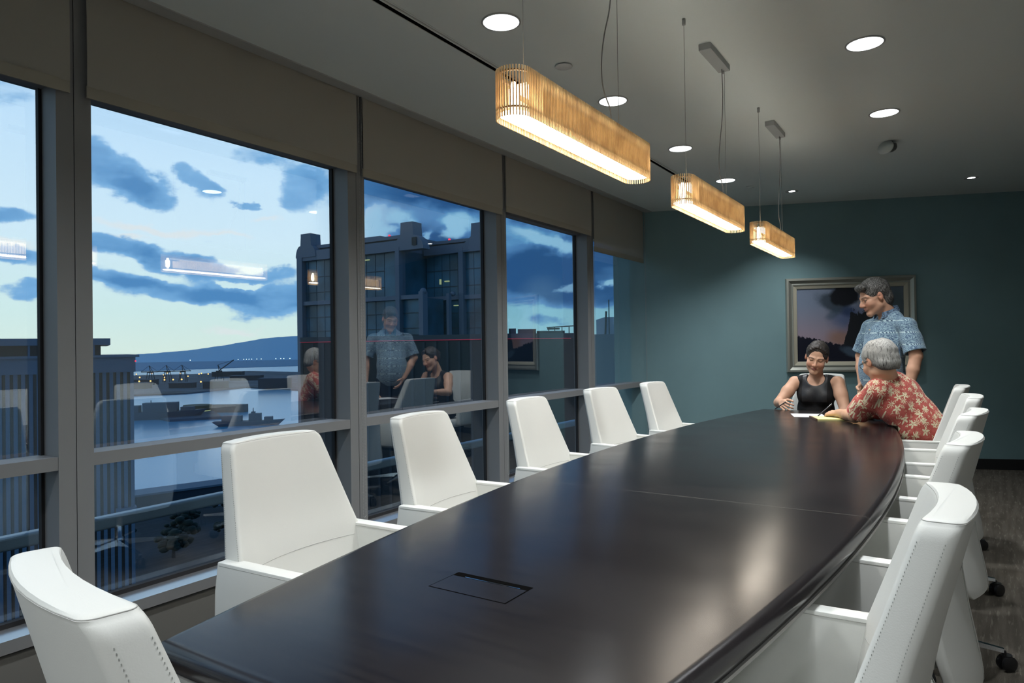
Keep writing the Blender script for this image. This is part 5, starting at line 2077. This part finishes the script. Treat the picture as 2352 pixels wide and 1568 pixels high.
m.out('roof_gap', MAT['dark_bldg'], gt)
m = MB()
wallbox(m, A0, A1, 15.9, 16.35, .5, 13)
wallbox(m, Bk0, Bk1, 15.45, 15.85, .5, 3)
wallbox(m, pA(.52), pA(.72), 16.35, 16.9, 2, 9)
wallbox(m, pA(.30), pA(.42), 16.35, 16.8, 2, 9)
m.out('roof', MAT['concrete'], gt)


def gable(name, a, b, z0, zt, left_curve, right_curve, stack):
    """curved parapet gable in the plane a-b with a stack on top"""
    a, b = Vector(a), Vector(b)
    d = (b - a)
    L = d.length
    d.normalize()
    n = Vector((-d.y, d.x))
    prof = [(0, z0)]
    s0_, s1_ = stack
    for i in range(7):
        u = i / 6
        if left_curve == 'convex':
            prof.append((s0_ * (1 - math.cos(u * PI / 2)), z0 + (zt - z0) * math.sin(u * PI / 2)))
        else:
            prof.append((s0_ * math.sin(u * PI / 2) if left_curve == 'concave' else s0_ * u, z0 + (zt - z0) * (1 - math.cos(u * PI / 2)) if left_curve == 'concave' else z0 + (zt - z0) * u))
    for i in range(7):
        u = i / 6
        prof.append((s1_ + (L - s1_) * math.sin(u * PI / 2), z0 + (zt - z0) * math.cos(u * PI / 2)))
    pr = []
    for p in prof:
        if not pr or (abs(p[0] - pr[-1][0]) + abs(p[1] - pr[-1][1])) > 1e-4:
            pr.append(p)
    m = MB()
    k = len(pr)
    vs = []
    for tt in (-.45, .9):
        for (s_, z) in pr:
            q = a + d * s_ + n * tt
            vs.append(town(q.x, q.y, z))
    fs = [tuple(range(k)), tuple(range(k, 2 * k))[::-1]] + [(i, (i + 1) % k, k + (i + 1) % k, k + i) for i in range(k)]
    m.add(vs, fs)
    m.out('gable', MAT['concrete'], gt)
    m = MB()
    ring = []
    for z, ex_ in ((zt - .3, .12), (zt + 1.3, 0), (zt + 1.75, 0)):
        r_ = []
        for s_, tt in ((s0_ - ex_, -.3), (s1_ + ex_, -.3), (s1_ + ex_, 1.6), (s0_ - ex_, 1.6)):
            q = a + d * s_ + n * tt
            r_.append(town(q.x, q.y, z))
        ring.append(r_)
    m.loft(ring)
    m.out('roof_stack', MAT['concrete'], gt)


gable('g', pA(-.01), pA(.20), 14.6, 16.3, 'convex', 'c', (.9, 2.9))
gable('g', pA(.90), (-10.95, 88.0), 14.1, 16.0, 'lin', 'c', (2.1, 4.1))
gable('g', pB(.50), pB(1.0), 13.9, 15.85, 'lin', 'c', (2.6, 4.6))
m = MB()
q0, q1 = (-12.5, 88.8), (-11.9, 88.45)
wallbox(m, q0, q1, 14.6, 15.6, -.52, -.4)
m.out('gable_opening', MAT['dark_bldg'], gt)
m = MB()
wallbox(m, pA(.56), pA(.70), 13.35, 13.5, .1, .28)
wallbox(m, pA(.56), pA(.585), 11.0, 11.12, .1, .28)
wallbox(m, pB(.22), pB(.24), 9.9, 10.6, .1, .28)
wallbox(m, pB(.30), pB(.37), 10.2, 10.35, .1, .28)
wallbox(m, pB(.44), pB(.55), 6.9, 7.0, .1, .28)
m.out('lit_office_windows', MAT['office'], gt)
for (l, F, z) in ((-16.3, 92.2, 16.48), (-8.3, 92.9, 15.98)):
    MB().sphere(town(l, F, z), .18, 8, 6).out('warning_lamp', MAT['red_lamp'], gt)

# nearer dark block with a red neon line under its roof edge
db = empty('dark_block', (0, 0, 0), label='low dark building in front of the glass tower with a thin red neon line', cat='building')
D0, D1, D2 = (-21.4, 69.5), (-.5, 64.0), (6.4, 66.0)
m = MB()
wallbox(m, D0, D1, -60, 2.05, 0, 10)
wallbox(m, D1, D2, -60, 2.05, 0, 10)
m.out('wall', MAT['dark_bldg'], db)
m = MB()
wallbox(m, D0, D1, 2.05, 2.55, -.1, 10)
wallbox(m, D1, D2, 2.05, 2.55, -.1, 10)
m.out('parapet', pbr('dark_parapet', (.045, .06, .07), .7), db)
m = MB()
wallbox(m, D0, D1, 2.03, 2.08, -.16, -.08)
wallbox(m, D1, (5.6, 65.77), 2.03, 2.08, -.16, -.08)
m.out('neon_line', MAT['red'], db)
m = MB()
for k in range(18):
    u = k / 18
    a = (D0[0] + (D1[0] - D0[0]) * u, D0[1] + (D1[1] - D0[1]) * u)
    b = (D0[0] + (D1[0] - D0[0]) * (u + .012), D0[1] + (D1[1] - D0[1]) * (u + .012))
    wallbox(m, a, b, -30, 1.9, -.1, .05)
m.out('facade_ribs', pbr('rib', (.035, .042, .05), .7), db)
m = MB()
T(m, .6, 2.4, 68, 70, 2.5, 3.05)
T(m, 2.6, 5.4, 70, 72, 2.5, 2.9)
T(m, -.3, .4, 67, 68, 2.5, 3.1)
m.out('roof_equipment', MAT['dark_bldg'], db)
m = MB()
m.tube([town(3.4, 67, 3.15), town(6.4, 67.4, 3.3)], .05, 5)
for l in (3.6, 4.2, 4.9, 5.6, 6.2):
    m.tube([town(l, 67.1, 2.5), town(l, 67.1, 3.2)], .05, 5)
T(m, 3.5, 4.7, 67.2, 68, 2.95, 3.12)
m.out('roof_railing', MAT['dark_bldg'], db)

# pale block with lamp line and antennas, far right
pb = empty('pale_block', (0, 0, 0), label='pale blue-grey building with antennas and a lit strip, in the last window', cat='building')
m = MB()
T(m, 6.9, 14, 57, 70, -60, 2.25)
m.out('wall', pbr('pale_block_wall', (.085, .12, .17), .8), pb)
MB().tube([town(8.3, 58.5, 2.2), town(8.3, 58.5, 5.2)], .05, 5).tube([town(11.3, 60, 3.6), town(11.3, 60, 5.9)], .04, 5).tube([town(7.9, 58, 2.2), town(8.0, 58, 4.2)], .09, 5).out('antennas', MAT['dark_bldg'], pb)
m = MB()
T(m, 8.0, 10.2, 59, 65, 2.2, 3.75)
T(m, 9.9, 13.5, 60, 66, 2.2, 3.95)
m.out('roof_house', pbr('pale_roof_house', (.20, .28, .38), .8), pb)
MB().sphere(town(9.0, 58.7, 3.35), .16, 10, 8).out('flood_lamp', MAT['white_lamp'], pb, True)
m = MB()
for k in range(4):
    T(m, 9.35 + k * .62, 9.9 + k * .62, 56.8, 56.99, .92, 1.05)
T(m, 8.5, 8.75, 56.8, 56.99, .92, 1.02)
m.out('lit_strip', emission('lit_strip', (.9, .95, .6), .8), pb)
m = MB()
T(m, 9.2, 14, 56.9, 57.0, -4.2, .85)
m.out('recess', pbr('recess_dark', (.016, .022, .034), .3), pb)
m = MB()
T(m, 8.6, 14, 56.2, 57.0, -4.9, -4.3)
m.out('balcony', pbr('balcony_wall', (.13, .18, .24), .7), pb)
MB().sphere(town(11.0, 60, 4.2), .16, 8, 6).out('warning_lamp', MAT['red_lamp'], pb)

# trees of the park below
def tree(loc, R, label, seed):
    rr_ = random.Random(seed)
    t = empty('park_tree', loc, label=label, cat='tree', group='dark trees in the park below the window')
    MB().tube([(0, 0, 0), (0, 0, R * .6)], [R * .10, R * .07], 6).out('trunk', crane_mat, t)
    m = MB()
    for k in range(46):
        a = rr_.random() * 6.28
        d = rr_.random() ** .5 * R * .85
        q = R * (.10 + rr_.random() * .16)
        m.sphere((d * math.cos(a), d * math.sin(a), R * (.55 + rr_.random() * .75 * (1 - (d / R) ** 2))), (q, q, q * .7), 6, 5)
    m.out('crown', MAT['tree'], t, True)


for i, (x, y, R) in enumerate([(-292, 148, 7), (-272, 163, 8), (-296, 180, 7), (-258, 178, 8), (-255, 150, 8), (-300, 205, 8), (-236, 170, 9), (-232, 196, 9), (-250, 205, 8),
                               (-205, 160, 8), (-188, 195, 8), (-270, 128, 8)]):
    tree((x, y, SEA + 2), R, 'dark round-crowned tree in the park far below the window', i)
for i, (pts, lb) in enumerate([([(-345, 150), (-338, 150), (-325, 200), (-300, 245), (-270, 300), (-277, 304), (-308, 248), (-332, 202)], 'pale waterfront road curving along the shore'),
                               ([(-236, 100), (-231, 100), (-225, 175), (-200, 260), (-206, 262), (-230, 178)], 'pale street between the park trees and the window')]):
    slab('road', pts, SEA + 2, SEA + 2.3, pbr('road_%d' % i, (.07, .10, .13), .8), label=lb, cat='road')
lw = empty('waterfront_hall', (-352, 208, SEA + 2), YAW + .7, label='long low hall with a pale roof on the near waterfront', cat='building')
MB().box(-28, 28, -7, 7, 0, 6).out('wall', shed_mat, lw)
MB().box(-29, 29, -8, 8, 6, 7).out('roof', pbr('pale_roof', (.12, .17, .22), .7), lw)

# outside hand rail along the facade
rl = empty('outside_rail', (-3.9, 0, 0), label='blue-grey metal rail running along the outside of the windows below sill height', cat='railing')
MB().bevel_box(-.035, .035, -3.4, 8.0, .325, .395, .014).out('rail', MAT['rail_blue'], rl)
m = MB()
for yy in (-2.6, -.4, 1.75, 2.83, 4.6, 6.1, 7.6):
    m = MB()
    m.box(-.02, .02, yy - .02, yy + .02, -.12, .33)
    m.out('post', MAT['rail_blue'], rl)
MB().box(-4.1, -3.13, -3.6, 8.3, -.30, -.12).out('facade_ledge', pbr('ledge', (.05, .07, .09), .7), kind='structure')
